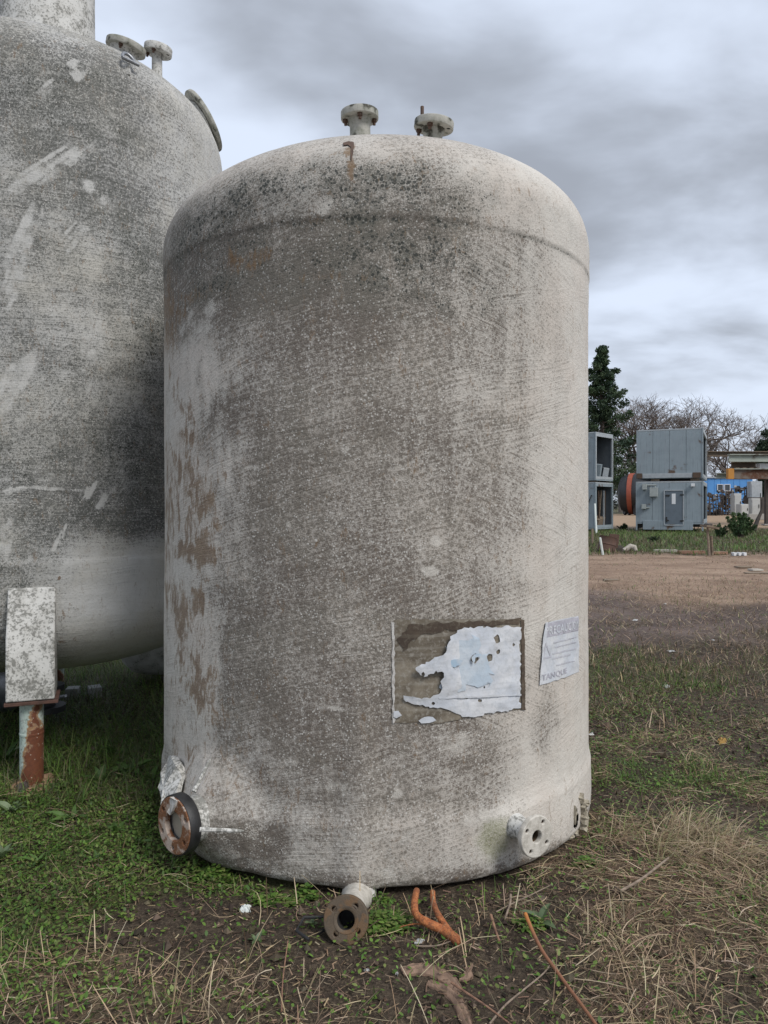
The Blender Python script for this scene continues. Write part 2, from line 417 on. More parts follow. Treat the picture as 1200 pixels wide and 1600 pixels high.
def mx(a, *bs):
    for b in bs: a = np.maximum(a, b)
    return a
def masks1(TH, SV):
    u = TH * R1; b = lambda *a, **k: T1.blob(TH, SV, *a, **k)
    rr, ZZ = T1.rz(SV)
    f1 = fbm(u * 3, SV * 3, 1); f2 = fbm(u * 9, SV * 9, 5); f3 = fbm(u * 1.3, SV * 1.3, 21)
    streak = fbm(u * 14, SV * 1.2, 31)
    # dirt falls off towards the clean right side and the scraped left strip
    thl, _ = T1.hit(345, 800); thr, _ = T1.hit(745, 800); thr2, _ = T1.hit(880, 800)
    d = .68 + .25 * (f1 - .5) + .12 * (f2 - .5)
    wr = (f3 - .5) * .5 + (streak - .5) * .25
    d *= 1 - .34 * ss(thr - .45, thr + .25, TH + wr * .6) - .44 * ss(thr + .08, thr2 + .06, TH + wr * .5)
    left = ss(thl + .24, thl - .20, TH + (f1 - .5) * .30 + (f2 - .5) * .30 + (fbm(u * 26, SV * 8, 311) - .5) * .25)
    zmid = ss(.22, .5, ZZ) * ss(2.52, 2.3, ZZ + (f1 - .5) * .3)
    d *= 1 - .66 * left * zmid
    # dome: paler, crest nearly clean
    hi = ss(2.78, 2.86, ZZ)
    d = d * (1 - hi) + hi * (.42 + .3 * (f1 - .5)) * (1 - .6 * ss(thr - .2, thr2, TH))
    d *= 1 - .75 * ss(3.27, 3.36, ZZ + (f2 - .5) * .08)
    # lower skirt: lighter, mealy
    lo = ss(.42, .26, ZZ + (f1 - .5) * .1)
    d *= 1 - .10 * lo
    d = d + b(420, 335, 150, 60, .22, fs=4, soft=.9) + b(420, 440, 110, 45, .2, fs=4) + b(400, 1310, 45, 25, .45, soft=.4, fs=8) + b(520, 1180, 170, 110, .06, fs=3)
    d -= b(730, 1330, 130, 50, .10, fs=6)
    d += .22 * (fbm(u * 5, SV * 5, 301) - .5) + .16 * (fbm(u * 2.2, SV * 6, 305) - .5)
    d += b(790, 700, 75, 110, .08, fs=3, soft=.9) + b(790, 850, 60, 60, .07, fs=4, soft=.9) + b(770, 655, 60, 16, .10, fs=9, soft=.9, warp=.9) + b(840, 560, 60, 60, .06, soft=.9)
    d += b(855, 1150, 22, 55, .3, fs=7, soft=.7) + b(740, 1170, 50, 38, .16, fs=6) + b(690, 1260, 60, 30, .1)
    d -= b(850, 1215, 40, 60, .15) + b(715, 1165, 34, 16, .2, fs=14, soft=.9, warp=.9)
    d *= 1 - .8 * b(880, 1215, 60, 26, 1, soft=.35, warp=.15, rot=.42)
    d += .22 * (fbm(u * 24, SV * .8, 331) - .5) * (ZZ < 2.8) + .45 * ss(.10, .015, ZZ) * ss(.35, .65, f2 + .15)
    # mould
    mo = np.zeros_like(d)
    for a in ((400, 345, 150, 60, .62), (560, 420, 200, 60, .5), (470, 285, 120, 40, .75), (590, 290, 90, 45, .70), (350, 330, 70, 45, .75), (700, 300, 95, 40, .42), (560, 345, 190, 12, .72), (430, 365, 120, 12, .5),
              (600, 395, 190, 45, .62), (700, 450, 110, 55, .45), (390, 405, 100, 40, .55), (330, 440, 45, 40, .6), (520, 470, 190, 40, .22),
              (840, 330, 60, 22, .18), (770, 430, 60, 40, .3), (720, 700, 100, 60, .10), (760, 560, 70, 60, .12)):
        mo = mx(mo, b(*a, fs=5, seed=int(a[0]), soft=.7))
    mo *= .6 + .8 * f1
    sv_seam = np.interp(2.80, T1.p[:, 1], T1.S)
    seam = np.exp(-((SV - sv_seam + .008) / .009) ** 2) * (.55 + .5 * f2)
    mo = mx(mo, seam * .7)
    sv2 = sv_seam - .082
    mo = mx(mo, np.exp(-((SV - sv2) / .007) ** 2) * .6 * ss(-.9, -.5, TH) * ss(.25, .0, TH) * (.4 + f2))
    mo = np.clip(mo * 1.25, 0, 1)
    # rust
    ru = np.zeros_like(d)
    for a in ((300, 800, 22, 130, .36), (312, 1040, 20, 110, .32), (293, 685, 16, 18, .55), (312, 780, 15, 45, .62), (298, 862, 30, 18, .85), (320, 835, 10, 20, .6), (311, 935, 11, 26, .62), (312, 1070, 26, 40, .42),
              (330, 1110, 35, 30, .32), (264, 790, 8, 90, .42), (262, 500, 6, 70, .5), (283, 490, 10, 18, .45), (300, 465, 20, 12, .35), (284, 740, 26, 50, .36),
              (545, 237, 9, 9, .8), (549, 250, 4, 22, .7), (808, 295, 12, 6, .3), (385, 1225, 50, 25, .22), (385, 405, 30, 14, .42), (500, 432, 40, 10, .25),
              (660, 1010, 60, 45, .1), (510, 1290, 30, 14, .18)):
        ru = mx(ru, b(*a, fs=14, seed=int(a[1]), soft=.8, warp=.9))
    ru = mx(ru, left * zmid * (.06 + 2.2 * np.clip(fbm(u * 8 + 2.0 * f2, SV * 3.0 + 1.5 * f1, 321) - .5, 0, 1)) * ss(2.3, 2.0, ZZ))
    # white splashes
    wh = np.zeros_like(d)
    for a in ((540, 700, 7, 9, .5), (680, 845, 9, 9, .7), (672, 893, 14, 10, .65), (392, 732, 13, 5, .55), (615, 595, 9, 7, .3), (657, 652, 6, 7, .5), (630, 750, 8, 8, .5),
              (505, 322, 18, 16, .5), (620, 1240, 9, 8, .6), (455, 1190, 14, 6, .6), (415, 1162, 22, 10, .4), (618, 1090, 6, 10, .6), (530, 1277, 18, 6, .5),
              (640, 1205, 9, 9, .4), (605, 425, 8, 8, .45), (650, 427, 6, 7, .45), (330, 480, 20, 14, .45), (300, 520, 26, 40, .4), (345, 690, 16, 60, .35), (300, 1180, 30, 30, .3),
              (275, 640, 12, 60, .4), (276, 830, 3, 100, .6), (282, 900, 12, 40, .35), (290, 1000, 14, 40, .4), (475, 320, 60, 10, .2), (752, 1275, 35, 14, .5), (580, 318, 60, 12, .3),
              (450, 1370, 60, 10, .35), (560, 1300, 160, 6, .18), (700, 1290, 90, 5, .2), (820, 1200, 10, 80, .4), (715, 1160, 26, 18, .5), (760, 1310, 60, 30, .2)):
        wh = mx(wh, b(*a, fs=16, seed=int(a[0]), soft=.5, warp=.6))
    spl = vn(u * 13, SV * 13, 77); wh = mx(wh, .55 * ss(.93, .98, spl) * ss(.45, .6, d))
    ring = b(505, 322, 18, 16, 1, soft=.2, warp=.1) - b(505, 322, 10, 9, 1, soft=.2, warp=.1); wh = mx(wh, .5 * ring)
    ms = mx(b(775, 1310, 36, 42, .62, fs=8), b(380, 320, 120, 60, .22, fs=5), b(430, 510, 90, 22, .14), b(640, 1385, 200, 14, .18), b(620, 1130, 60, 10, .25, fs=12))
    # sticker scar
    # crossing directions of the hand-brushed glass
    zig = np.zeros_like(d)
    right = ss(.22, .34, TH + (f2 - .5) * .1)
    k = (ZZ - TH * .25)
    zig = right * mx(ss(2.35, 2.33, k) * ss(2.12, 2.14, k), ss(1.72, 1.70, k) * ss(1.22, 1.24, k), ss(.85, .83, k) * ss(.5, .52, k), ss(2.66, 2.62, k) * ss(2.4, 2.42, k))
    zig = mx(zig, (1 - right) * ss(.55, .6, f3) * ss(.7, .8, fbm(u * .8, SV * 2.4, 91)))
    return (np.clip(d, 0, 1), mo, ru), (wh, ms, zig)
def disp1(TH, SV):
    u = TH * R1; _, ZZ = T1.rz(SV)
    d = .006 * (fbm(u * 1.6, SV * 1.6, 8) - .5) + .0035 * (fbm(u * 8, SV * 8, 14) - .5)
    d = d * ss(0, .05, SV - .6)
    b = lambda *a, **k: T1.blob(TH, SV, *a, **k)
    d = d + b(335, 1270, 40, 58, .115, soft=.95, warp=.1) + b(798, 1290, 24, 26, .016, soft=.8, warp=.1) + b(560, 1385, 26, 18, .02, soft=.8, warp=.1)
    d += .004 * ss(2.75, 2.8, ZZ) * (fbm(u * 5, SV * 6, 44) - .5)
    X = u
    dz = .02 * np.clip(np.sin(TH), -1, 1) * ss(2.85, 3.2, ZZ) + .022 * (fbm(u * 3.2, u * 0, 55) - .5) * ss(.30, .0, ZZ)
    return d, dz
S_bot = T1.S[2]
sv1 = np.concatenate([np.linspace(0, T1.S[1], 3)[:-1], np.linspace(T1.S[1], T1.S[8], 60)[:-1], np.linspace(T1.S[8], T1.S[12], 270)[:-1],
                      np.linspace(T1.S[12], T1.S[15], 26)[:-1], np.linspace(T1.S[15], T1.S[-1], 170)])
th1 = theta_axis(470, 70, 1.75)
front_tank = thing('storage_tank', 'large upright cylindrical tank of dirty grey-white fibreglass with torn sticker, in front', 'tank', (T1.cx, T1.cy, 0))
shell1 = build_shell(T1, 'shell', M_T1, th1, sv1, masks1, disp1, front_tank,
                     lambda TH, SV: T1.blob(TH, SV, 899, 1281, 3.5, 15, 1, soft=.1, warp=.6, fs=40) > .5)
L1 = lambda p: Vector(p) - Vector((T1.cx, T1.cy, 0))
def rad1(th): a = th - T1.th0; return Vector((math.sin(a), -math.cos(a), 0))

def put(me, name, parent, M, mat):
    if mat and not me.materials: me.materials.append(mat)
    o = link(name, me, parent); o.matrix_local = M; return o

# --- front bottom outlet
n = Vector((-.06, -.9, .40)).normalized()
fc = L1(P(541, 1437, 2.74)); Mf = frame(fc, n)
noz = MB(); end = L1((-.108, 3.08, -.025))
dirv = (end - fc)
noz.tube([fc + n * -.012, fc + dirv * .3, fc + dirv * .7, end], [.060, .05, .052, .070], 28, False)
o_n = noz.obj('outlet_pipe', M_whitefl, front_tank, smooth=True)
put(flange_mesh('flange', .084, .033, .058, .0085, 4, .022), 'flange', o_n, Mf @ Matrix.Rotation(R(8), 4, 'Z'), M_rustbrown)
rg = MB(); rg.lathe([(.033, .013), (.038, .0165), (.046, .0165), (.049, .0115), (.052, .0115), (.054, .0145), (.057, .0135), (.059, .011)], 40, Mf); rg.obj('raised_face', M_rustbrown, o_n, smooth=True)
bo = MB(); bo.lathe([(.033, .011), (.032, -.09), (.0, -.092)], 28, Mf); bo.obj('bore', M_dark, o_n, smooth=True)
for k in range(4):
    a = R(8) + .785 + k * math.pi / 2; bx = MB(); c = Mf @ Vector((.058 * math.cos(a), .058 * math.sin(a), 0))
    bx.lathe([(.0125, .0125), (.0125, .0135), (.009, .0135), (.0085, -.006), (0, -.006)], 14, frame(c, n)); bx.obj('bolt_hole', M_bolt, o_n, smooth=True)
lip = MB()                                  # torn laminate lip round the pipe where it leaves the wall
rnd = random.Random(3)
ring = []
fw = frame(end + Vector((0, .02, 0)), Vector((-.05, -1, -.1)))
pr = []
for k in range(26):
    a = 2 * math.pi * k / 26; r0 = .066 + .006 * rnd.random(); r1 = .070 + .022 * rnd.random() ** 2 * (1 if math.sin(a) > -.2 else .3)
    pr.append((fw @ Vector((r0 * math.cos(a), r0 * math.sin(a), .05)), fw @ Vector((r1 * math.cos(a), r1 * math.sin(a), -.012 + .02 * rnd.random())), fw @ Vector((r1 * math.cos(a), r1 * math.sin(a), -.05))))
for k in range(26):
    A_, B_ = pr[k], pr[(k + 1) % 26]
    if not (-.35 < math.atan2(math.sin(2 * math.pi * k / 26), math.cos(2 * math.pi * k / 26)) < 1.1): continue
    lip.poly([A_[0], A_[1], A_[2], B_[0], B_[1], B_[2]], [(0, 1, 4, 3), (1, 2, 5, 4)])
lip.obj('torn_collar', M_scab, o_n)

# --- right white nozzle
a = R(31.5); n = Vector((math.sin(a), -math.cos(a), .02)).normalized()
fc = L1(P(836, 1306, 3.12)); Mf = frame(fc, n)
noz = MB(); noz.tube([fc - n * .20, fc - n * .13, fc - n * .08, fc], [.075, .056, .046, .045], 28, False)
o_n = noz.obj('side_nozzle', M_pad, front_tank, smooth=True)
put(flange_mesh('flange', .087, .026, .065, .0082, 4, .018), 'flange', o_n, Mf @ Matrix.Rotation(R(12), 4, 'Z'), M_whitefl)
bo = MB(); bo.lathe([(.0262, .006), (.0258, -.09), (.0, -.092)], 28, Mf); bo.obj('bore', M_rustbrown, o_n, smooth=True)
for k in range(4):
    b_ = R(12) + .785 + k * math.pi / 2; c = Mf @ Vector((.065 * math.cos(b_), .065 * math.sin(b_), 0))
    MB().lathe([(.0081, .004), (.0078, -.008), (0, -.009)], 12, frame(c, n)).obj('bolt_hole', M_bolt, o_n, smooth=True)

# --- left rusty flange with black rim and blank
a = R(-41); n = Vector((math.sin(a), -math.cos(a), .03)).normalized()
fc = L1(P(278, 1288, 3.17)); Mf = frame(fc, n)
noz = MB(); noz.tube([fc - n * .34, fc - n * .16, fc - n * .02], [.13, .10, .094], 32)
M_gus = plain_fibre('gusset_fibreglass', .95, .14)
o_n = noz.obj('manway_nozzle', M_gus, front_tank, smooth=True)
MB().lathe([(.094, -.034), (.123, -.034), (.126, -.030), (.126, .012), (.123, .018), (.118, .018)], 64, Mf).obj('rubber_rim', M_black, o_n, smooth=True)
put(flange_mesh('flange', .119, .061, .094, .0095, 6, .018, .5), 'flange', o_n, Mf @ Matrix.Translation((0, 0, .010)), M_rust)
MB().lathe([(.0, -.012), (.061, -.012), (.061, -.03)], 40, Mf).obj('blank', M_pane, o_n, smooth=True)
for k in range(6):
    b_ = .5 + k * math.pi / 3; c = Mf @ Vector((.094 * math.cos(b_), .094 * math.sin(b_), .006))
    MB().lathe([(.0099, .008), (.0095, -.008), (0, -.009)], 12, frame(c, n)).obj('bolt_hole', M_bolt, o_n, smooth=True)
tear = MB()                                     # strip of resin folded over the flange face
pts = [(-.012, .120), (.028, .114), (.020, .09), (.004, .065), (-.018, .042), (-.030, .055), (-.02, .08), (-.028, .104)]
f3 = [Mf @ Vector((x, y, .024 + .012 * rnd.random())) for x, y in pts]; b3 = [Mf @ Vector((x, y, .018)) for x, y in pts]
tear.poly(f3 + b3, [tuple(range(8))] + [(i, (i + 1) % 8, 8 + (i + 1) % 8, 8 + i) for i in range(8)]); tear.obj('torn_laminate', M_scab, o_n)
def gusset(pa, pb, pc, r_):
    g = MB(); g.tube([pa, pa.lerp(pb, .5), pb, pb + (pb - pa) * .12], [r_, r_ * .9, r_ * .75, r_ * .3], 8)
    return g.obj('gusset', M_gus, o_n, smooth=True)
gusset(L1(P(303, 1237, 3.12)), L1(P(327, 1189, 3.22)), Mf @ Vector((.0, .0, -.20)), .0105)
gusset(L1(P(312, 1296, 3.06)), L1(P(374, 1298, 3.10)), Mf @ Vector((.02, -.0, -.20)), .010)
lap = MB()                                      # ragged laminate web on the far left of the nozzle
rnd = random.Random(5)
web = [(262, 1158, 3.72), (256, 1176, 3.64), (249, 1196, 3.57), (243.5, 1212, 3.52), (242.5, 1226, 3.48), (248, 1232, 3.44), (244, 1243, 3.41), (249, 1254, 3.38), (247, 1266, 3.35), (256, 1276, 3.32), (260, 1294, 3.30),
       (270, 1266, 3.29), (280, 1232, 3.34), (285, 1204, 3.40), (280, 1178, 3.45), (272, 1164, 3.55)]
web = [(266 + (x - 266) * .78, 1238 + (y - 1238) * .72, Y_) for x, y, Y_ in web]
fr = [L1(P(x, y, Y_)) + Vector((rnd.uniform(-.006, .006), rnd.uniform(-.02, .02), rnd.uniform(-.006, .006))) for x, y, Y_ in web]
ctr = sum(fr, Vector()) / len(fr) + Vector((-.01, -.03, 0)); nw = len(fr)
bk = [p + Vector((.012, .05, 0)) for p in fr]
lap.poly(fr + bk + [ctr], [(i_, (i_ + 1) % nw, 2 * nw) for i_ in range(nw)] + [(i_, (i_ + 1) % nw, nw + (i_ + 1) % nw, nw + i_) for i_ in range(nw)])
lap.obj('laminate_flap', M_pad, o_n, smooth=True)

# --- broken lower edge at the far right of the skirt
M_crumb = worn('crumbling_laminate', (.40, .36, .28), (.16, .135, .10), scale=30, rough=.9, amt=.8, bumpd=.008)
rnd = random.Random(8)
for (x0, y0, w_, h_, off) in ((906, 1247, 5, 9, .012), (909, 1262, 4, 10, .02), (910, 1277, 5, 9, .03), (908, 1290, 6, 8, .022), (900, 1301, 5, 6, .004), (897, 1272, 2, 16, .004), (909, 1300, 4, 5, .03), (893, 1308, 5, 4, .004), (910, 1254, 3, 5, .034)):
    pts = []
    for k in range(11):
        an = 2 * math.pi * k / 11; rr = rnd.uniform(.55, 1.25)
        pts.append((w_ * rr * math.cos(an), h_ * rr * math.sin(an)))
    c, th_, _ = T1.point(min(x0, 908), y0); nn = rad1(th_); tx = Vector((-nn.y, nn.x, 0))
    base = c + nn * off
    fr = [base + nn * rnd.uniform(-.012, .012) + tx * (x / FPX * 5.0) + Vector((0, 0, -y / FPX * 3.7)) for x, y in pts]
    bk = [p - nn * rnd.uniform(.015, .03) for p in fr]; mid = base + nn * .008
    MB().poly(fr + bk + [mid], [(i, (i + 1) % 11, 22) for i in range(11)] + [tuple(range(21, 10, -1))] + [(i, (i + 1) % 11, 11 + (i + 1) % 11, 11 + i) for i in range(11)]).obj('broken_shard', M_crumb, front_tank)

# --- top nozzles
def top_nozzle(T, parent, loc, nrm, base, rp, rf, bolts, stud=False, mats=(M_mossfl, M_mossfl), th_=.032):
    Mf = frame(loc, nrm); nn = Vector(nrm).normalized()
    o = MB().tube([Vector(base), Vector(base) + (Vector(loc) - Vector(base)) * .25, Vector(loc) - nn * .06, Vector(loc)], [rp * 1.25, rp * 1.03, rp, rp * 1.35], 24).obj('top_nozzle', mats[0], parent, smooth=True)
    put(flange_mesh('flange', rf, rp * .8, rf * .76, .011, 4, th_, .5), 'flange', o, Mf, mats[1])
    for k in range(4):
        b_ = .5 + k * math.pi / 2; c = Mf @ Vector((rf * .76 * math.cos(b_), rf * .76 * math.sin(b_), 0))
        if bolts[k] == 1 and rf > .09:
            MB().lathe([(.0, -.050), (.009, -.050), (.009, -.034), (.0155, -.034), (.0155, -th_ / 2), (.0, -th_ / 2)], 6, frame(c, nrm)).obj('bolt', M_bolt, o)
        else:
            MB().lathe([(.0105, -th_ / 2), (.0105, th_ / 2)], 10, frame(c, nrm)).obj('bolt_hole', M_dark, o)
    return o
tn = L1(P(562, 181, 4.05))
top_nozzle(T1, front_tank, tn, (-.03, -.06, 1), (tn.x + .01, tn.y, 3.35), .056, .103, (1, 1, 1, 1))
tn = L1(P(678, 196, 4.0))
o = top_nozzle(T1, front_tank, tn, (.10, -.10, 1), (tn.x - .02, tn.y + .02, 3.32), .052, .107, (0, 1, 1, 0))
MB().tube([tn + Vector((-.066, -.05, 0)), tn + Vector((-.066, -.05, .075))], .0095, 8).obj('stud', M_bolt, o)
# rusty crack under the first top nozzle
ck = MB()
rough = [(536, 224), (545, 221.5), (553, 223), (553, 228), (551.5, 240), (549, 252), (548, 244), (549, 231), (544, 227), (537, 228)]
cp = [T1.point(x, y, .006)[0] for x, y in rough]; cq = [T1.point(x, y, -.004)[0] for x, y in rough]; nk = len(cp)
ck.poly(cp + cq, [tuple(range(nk))] + [(i, (i + 1) % nk, nk + (i + 1) % nk, nk + i) for i in range(nk)])
ck.obj('lifting_crack', M_bolt, front_tank)
# --- stickers: flat print laid on the shell
def inpoly(x, y, poly):
    n_ = len(poly); c = np.zeros(np.shape(x), bool); j = n_ - 1
    for i in range(n_):
        xi, yi = poly[i]; xj, yj = poly[j]
        cond = ((yi > y) != (yj > y)) & (x < (xj - xi) * (y - yi) / (yj - yi + 1e-12) + xi)
        c ^= cond; j = i
    return c
def rag(poly, amp, step, seed):
    """ragged outline in photo pixels"""
    r_ = random.Random(seed); out = []
    for i in range(len(poly)):
        a_, b_ = Vector(poly[i]), Vector(poly[(i + 1) % len(poly)]); k = max(1, int((b_ - a_).length / step))
        for q in range(k): out.append(tuple(a_.lerp(b_, q / k) + Vector((r_.uniform(-amp, amp), r_.uniform(-amp, amp)))))
    return out
def tankpx(poly):           # photo pixels -> (u, s) metres on the wall
    return [(lambda h: (h[0] * R1, h[1]))(T1.hit(*p)) for p in poly]
def patch(name, outer, holes, mat, off, parent, curl=0, seed=1, step=.012, curlfn=None):
    O = tankpx(outer); H = [tankpx(h) for h in holes]
    vs_ = [Vector(p) for p in O]; es = [(i, (i + 1) % len(O)) for i in range(len(O))]
    for h in H:
        b0 = len(vs_); vs_ += [Vector(p) for p in h]; es += [(b0 + i, b0 + (i + 1) % len(h)) for i in range(len(h))]
    xs, ys = [p[0] for p in O], [p[1] for p in O]
    for x in np.arange(min(xs), max(xs), step):
        for y in np.arange(min(ys), max(ys), step): vs_.append(Vector((x + random.uniform(-.003, .003), y + random.uniform(-.003, .003))))
    vo, _, fo, *_ = delaunay_2d_cdt(vs_, es, [], 0, 1e-5)
    A_ = np.array([tuple(v) for v in vo]); Fc = [f for f in fo if len(f) == 3]
    c = np.array([A_[list(f)].mean(0) for f in Fc])
    k = inpoly(c[:, 0], c[:, 1], O)
    for h in H: k &= ~inpoly(c[:, 0], c[:, 1], h)
    Fc = np.array(Fc)[k]; used = np.unique(Fc); rm = np.full(len(A_), -1); rm[used] = np.arange(len(used)); Fc = rm[Fc]; A_ = A_[used]
    lift = off + curl * np.clip(fbm(A_[:, 0] * 22, A_[:, 1] * 22, seed) - .42, 0, 1)
    if curlfn is not None: lift = lift + curlfn(A_)
    x, y, z = T1.xyz(A_[:, 0] / R1, A_[:, 1], lift)
    V = np.stack([x, y, z], -1)
    e1 = V[Fc[:, 1]] - V[Fc[:, 0]]; e2 = V[Fc[:, 2]] - V[Fc[:, 0]]; nn = np.cross(e1, e2); cc = V[Fc].mean(1)
    fl = (nn[:, 0] * cc[:, 0] + nn[:, 1] * cc[:, 1]) < 0; Fc[fl] = Fc[fl][:, ::-1]
    me = npmesh(name, V, Fc, mat, True, None, A_)
    o = link(name, me, parent)
    return o
def sticker_mat(name, cols, glue=False):
    m, t = material(name); p = opos(t); uv = t.new('ShaderNodeUVMap', uv_map='uv').outputs[0]
    n1 = t.noise(p, 9, 5, .65); n2 = t.noise(p, 60, 3, .6); n3 = t.noise(t.mapping(uv, sc=(3, 55, 1)), 1, 3, .5)
    c = t.mix(t.step(n1, .36, .66), cols[0], cols[1])
    c = t.mix(t.mul(t.step(n2, .48, .70), .6), c, cols[2])
    c = t.mix(t.mul(t.step(n3, .5, .7), .35), c, cols[2])
    setp(t, col=c, rough=.85 if glue else .55); bump(t, t.add(n1, t.mul(n2, .5)), .6, .004)
    return m
M_glue = sticker_mat('old_adhesive', ((.11, .09, .066), (.22, .19, .145), (.32, .30, .26)), True)
M_paper = sticker_mat('bleached_vinyl', ((.52, .55, .60), (.60, .61, .63), (.42, .44, .46)))
M_bluepr = sticker_mat('faded_blue_print', ((.30, .43, .55), (.44, .52, .60), (.52, .55, .58)))
M_tint = sticker_mat('faded_pale_blue_vinyl', ((.44, .52, .60), (.52, .57, .62), (.40, .46, .52)))
M_edgegl = sticker_mat('dark_edge_glue', ((.05, .035, .025), (.09, .065, .045), (.14, .12, .09)), True)
M_print_g = sticker_mat('faded_grey_print', ((.37, .37, .42), (.42, .41, .46), (.47, .47, .51)))
M_print_l = sticker_mat('ghost_print', ((.43, .44, .49), (.48, .49, .53), (.52, .52, .55)))
sc_ = patch('sticker_residue', rag([(616, 968), (816, 967), (817, 1108), (760, 1114), (690, 1130), (616, 1130)], 1.2, 8, 1), [], M_glue, .0025, front_tank, 0, 2)
patch('glue_strip', rag([(812.5, 968), (817.5, 968), (819, 1110), (813, 1108)], .8, 8, 3), [], M_edgegl, .0065, sc_, .002, 3)
patch('glue_strip', rag([(640, 977), (700, 971), (760, 971), (812, 967), (812, 975), (740, 980), (690, 984), (650, 996), (630, 1020), (622, 1000)], 3, 7, 4), [], M_edgegl, .005, sc_, .002, 3)
patch('glue_strip', rag([(612.5, 972), (616.5, 972), (616.5, 1130), (613, 1130)], 1.2, 6, 31), [], M_scab, .005, sc_, .003, 3)
paper = rag([(704, 990), (718, 982), (740, 980), (790, 978), (811, 980), (812, 1040), (811, 1104), (790, 1110), (766, 1113), (740, 1119), (722, 1118), (706, 1110), (690, 1104), (672, 1104), (650, 1100), (634, 1095), (629, 1087),
             (650, 1089), (672, 1089), (684, 1084), (688, 1074), (686, 1064), (690, 1050), (678, 1047), (664, 1055), (654, 1053), (645, 1042), (665, 1032), (692, 1019), (696, 1006)], 2.0, 4, 5)
def ell(x, y, a_, b_, s_, n_=9):
    r_ = random.Random(s_); return [(x + a_ * (.75 + .4 * r_.random()) * math.cos(2 * math.pi * k / n_), y + b_ * (.75 + .4 * r_.random()) * math.sin(2 * math.pi * k / n_)) for k in range(n_)]
pu0 = T1.hit(690, 1050)[0] * R1
o_p = patch('sticker_paper', paper, [ell(775, 998, 5, 7, 1), ell(740, 1029, 6, 7, 2), ell(764, 1027, 5, 7, 3), ell(777, 1018, 3, 4, 4), ell(659, 1051, 2.5, 4, 5), ell(801, 1007, 2, 2.5, 6),
             ell(748, 1094, 4, 2.5, 7), ell(727, 1090, 3.5, 1.8, 8), ell(676, 1098, 3, 3, 9), ell(755, 1073, 1.3, 2, 11)], M_paper, .006, sc_, .015, 6,
            curlfn=lambda A_: .022 * ss(.10, 0, A_[:, 0] - pu0) * ss(.75, 1.0, A_[:, 1] - T1.hit(690, 1065)[1] + .9))
patch('blue_tint', rag([(696, 1012), (712, 1000), (740, 996), (752, 1012), (770, 1040), (766, 1068), (720, 1076), (690, 1078), (692, 1050)], 7, 6, 41), [ell(740, 1029, 7, 8, 2), ell(764, 1027, 6, 8, 3)], M_tint, .0095, sc_, .006, 6)
patch('lower_strip', rag([(684, 1088), (740, 1086), (811, 1083), (811, 1086), (740, 1089), (684, 1091)], .5, 7, 42), [], M_paper, .0125, sc_, .004, 3, .008)
patch('blue_print', rag([(698, 1030), (712, 1029), (720, 1030), (716, 1038), (704, 1041), (698, 1038)], 1.2, 4, 8), [], M_bluepr, .022, sc_, .003, 3)
patch('blue_print', rag([(733, 1026), (738, 1020), (748, 1021), (746, 1024), (740, 1026), (736, 1036)], 1, 4, 9), [], M_bluepr, .022, sc_, .003, 3)
patch('sticker_scrap', rag([(653, 1125), (662, 1119), (676, 1119), (680, 1125), (670, 1129), (658, 1129)], .6, 4, 10), [], M_paper, .008, sc_, .01, 4)
patch('sticker_scrap', rag([(615, 1110), (622, 1110), (628, 1116), (619, 1121), (615, 1119)], .8, 4, 12), [], M_paper, .008, sc_, .01, 5)

notice = patch('caution_sticker', rag([(851, 973), (902, 962), (903.5, 1050), (886, 1056), (870, 1062), (842, 1070)], .6, 5, 13), [], M_paper, .004, front_tank, .008, 7)
patch('header_band', rag([(852, 974), (902, 963), (902, 985), (851, 996)], .3, 6, 14), [], M_print_g, .0055, notice, .008, 7, .008)
patch('folded_edge', rag([(850, 972), (853, 972), (851, 995), (848, 1010), (844.5, 1040), (841.5, 1070), (840.5, 1070), (844, 1025), (846, 995)], .3, 7, 15), [], M_paper, .0095, notice, .003, 8, .008)
def lettering(txt, px0, py0, px1, py1, hpx, mat, off, name='lettering'):
    """text whose base line runs between two photo pixels, wrapped on the shell"""
    cu = bpy.data.curves.new(name, 'FONT'); cu.body = txt; cu.size = 1; cu.resolution_u = 2
    cu.offset = .018
    o = bpy.data.objects.new(name, cu); COL.objects.link(o); dg = bpy.context.evaluated_depsgraph_get()
    me0 = bpy.data.meshes.new_from_object(o.evaluated_get(dg)); bpy.data.objects.remove(o); bpy.data.curves.remove(cu)
    bm = bmesh.new(); bm.from_mesh(me0); bmesh.ops.triangulate(bm, faces=bm.faces)
    vv = np.array([v.co for v in bm.verts]); ff = np.array([[v.index for v in f.verts] for f in bm.faces]); bm.free()
    bpy.data.meshes.remove(me0)
    w_ = vv[:, 0].max(); h_ = .72
    (u0, s0), (u1, s1) = tankpx([(px0, py0), (px1, py1)]); (_, sh), = tankpx([(px0, py0 - hpx)])
    U = u0 + (u1 - u0) * vv[:, 0] / w_; Sv = s0 + (s1 - s0) * vv[:, 0] / w_ + (sh - s0) * vv[:, 1] / h_
    x, y, z = T1.xyz(U / R1, Sv, off + .008 * np.clip(fbm(U * 22, Sv * 22, 7) - .42, 0, 1))
    me = npmesh(name, np.stack([x, y, z], -1), ff, mat, False, None, np.stack([U, Sv], -1))
    return link(name, me, notice)
lettering('PRECAUCION', 850, 992, 901.5, 980, 13, M_paper, .0072)
lettering('TANQUE', 844.5, 1063, 884, 1051, 9, M_print_g, .0058)
for (xa, ya, xb, yb, h_) in ((863, 1003, 899, 994, 2.0), (866, 1010, 898, 1002, 2.2), (862, 1020, 899, 1012, 2.2), (862, 1028, 890, 1021, 2.2), (868, 1038, 897, 1031, 2.0)):
    patch('print_line', rag([(xa, ya), (xb, yb), (xb, yb + h_), (xa, ya + h_)], .4, 5, int(xa + ya)), [], M_print_l, .0056, notice, .008, 7, .008)
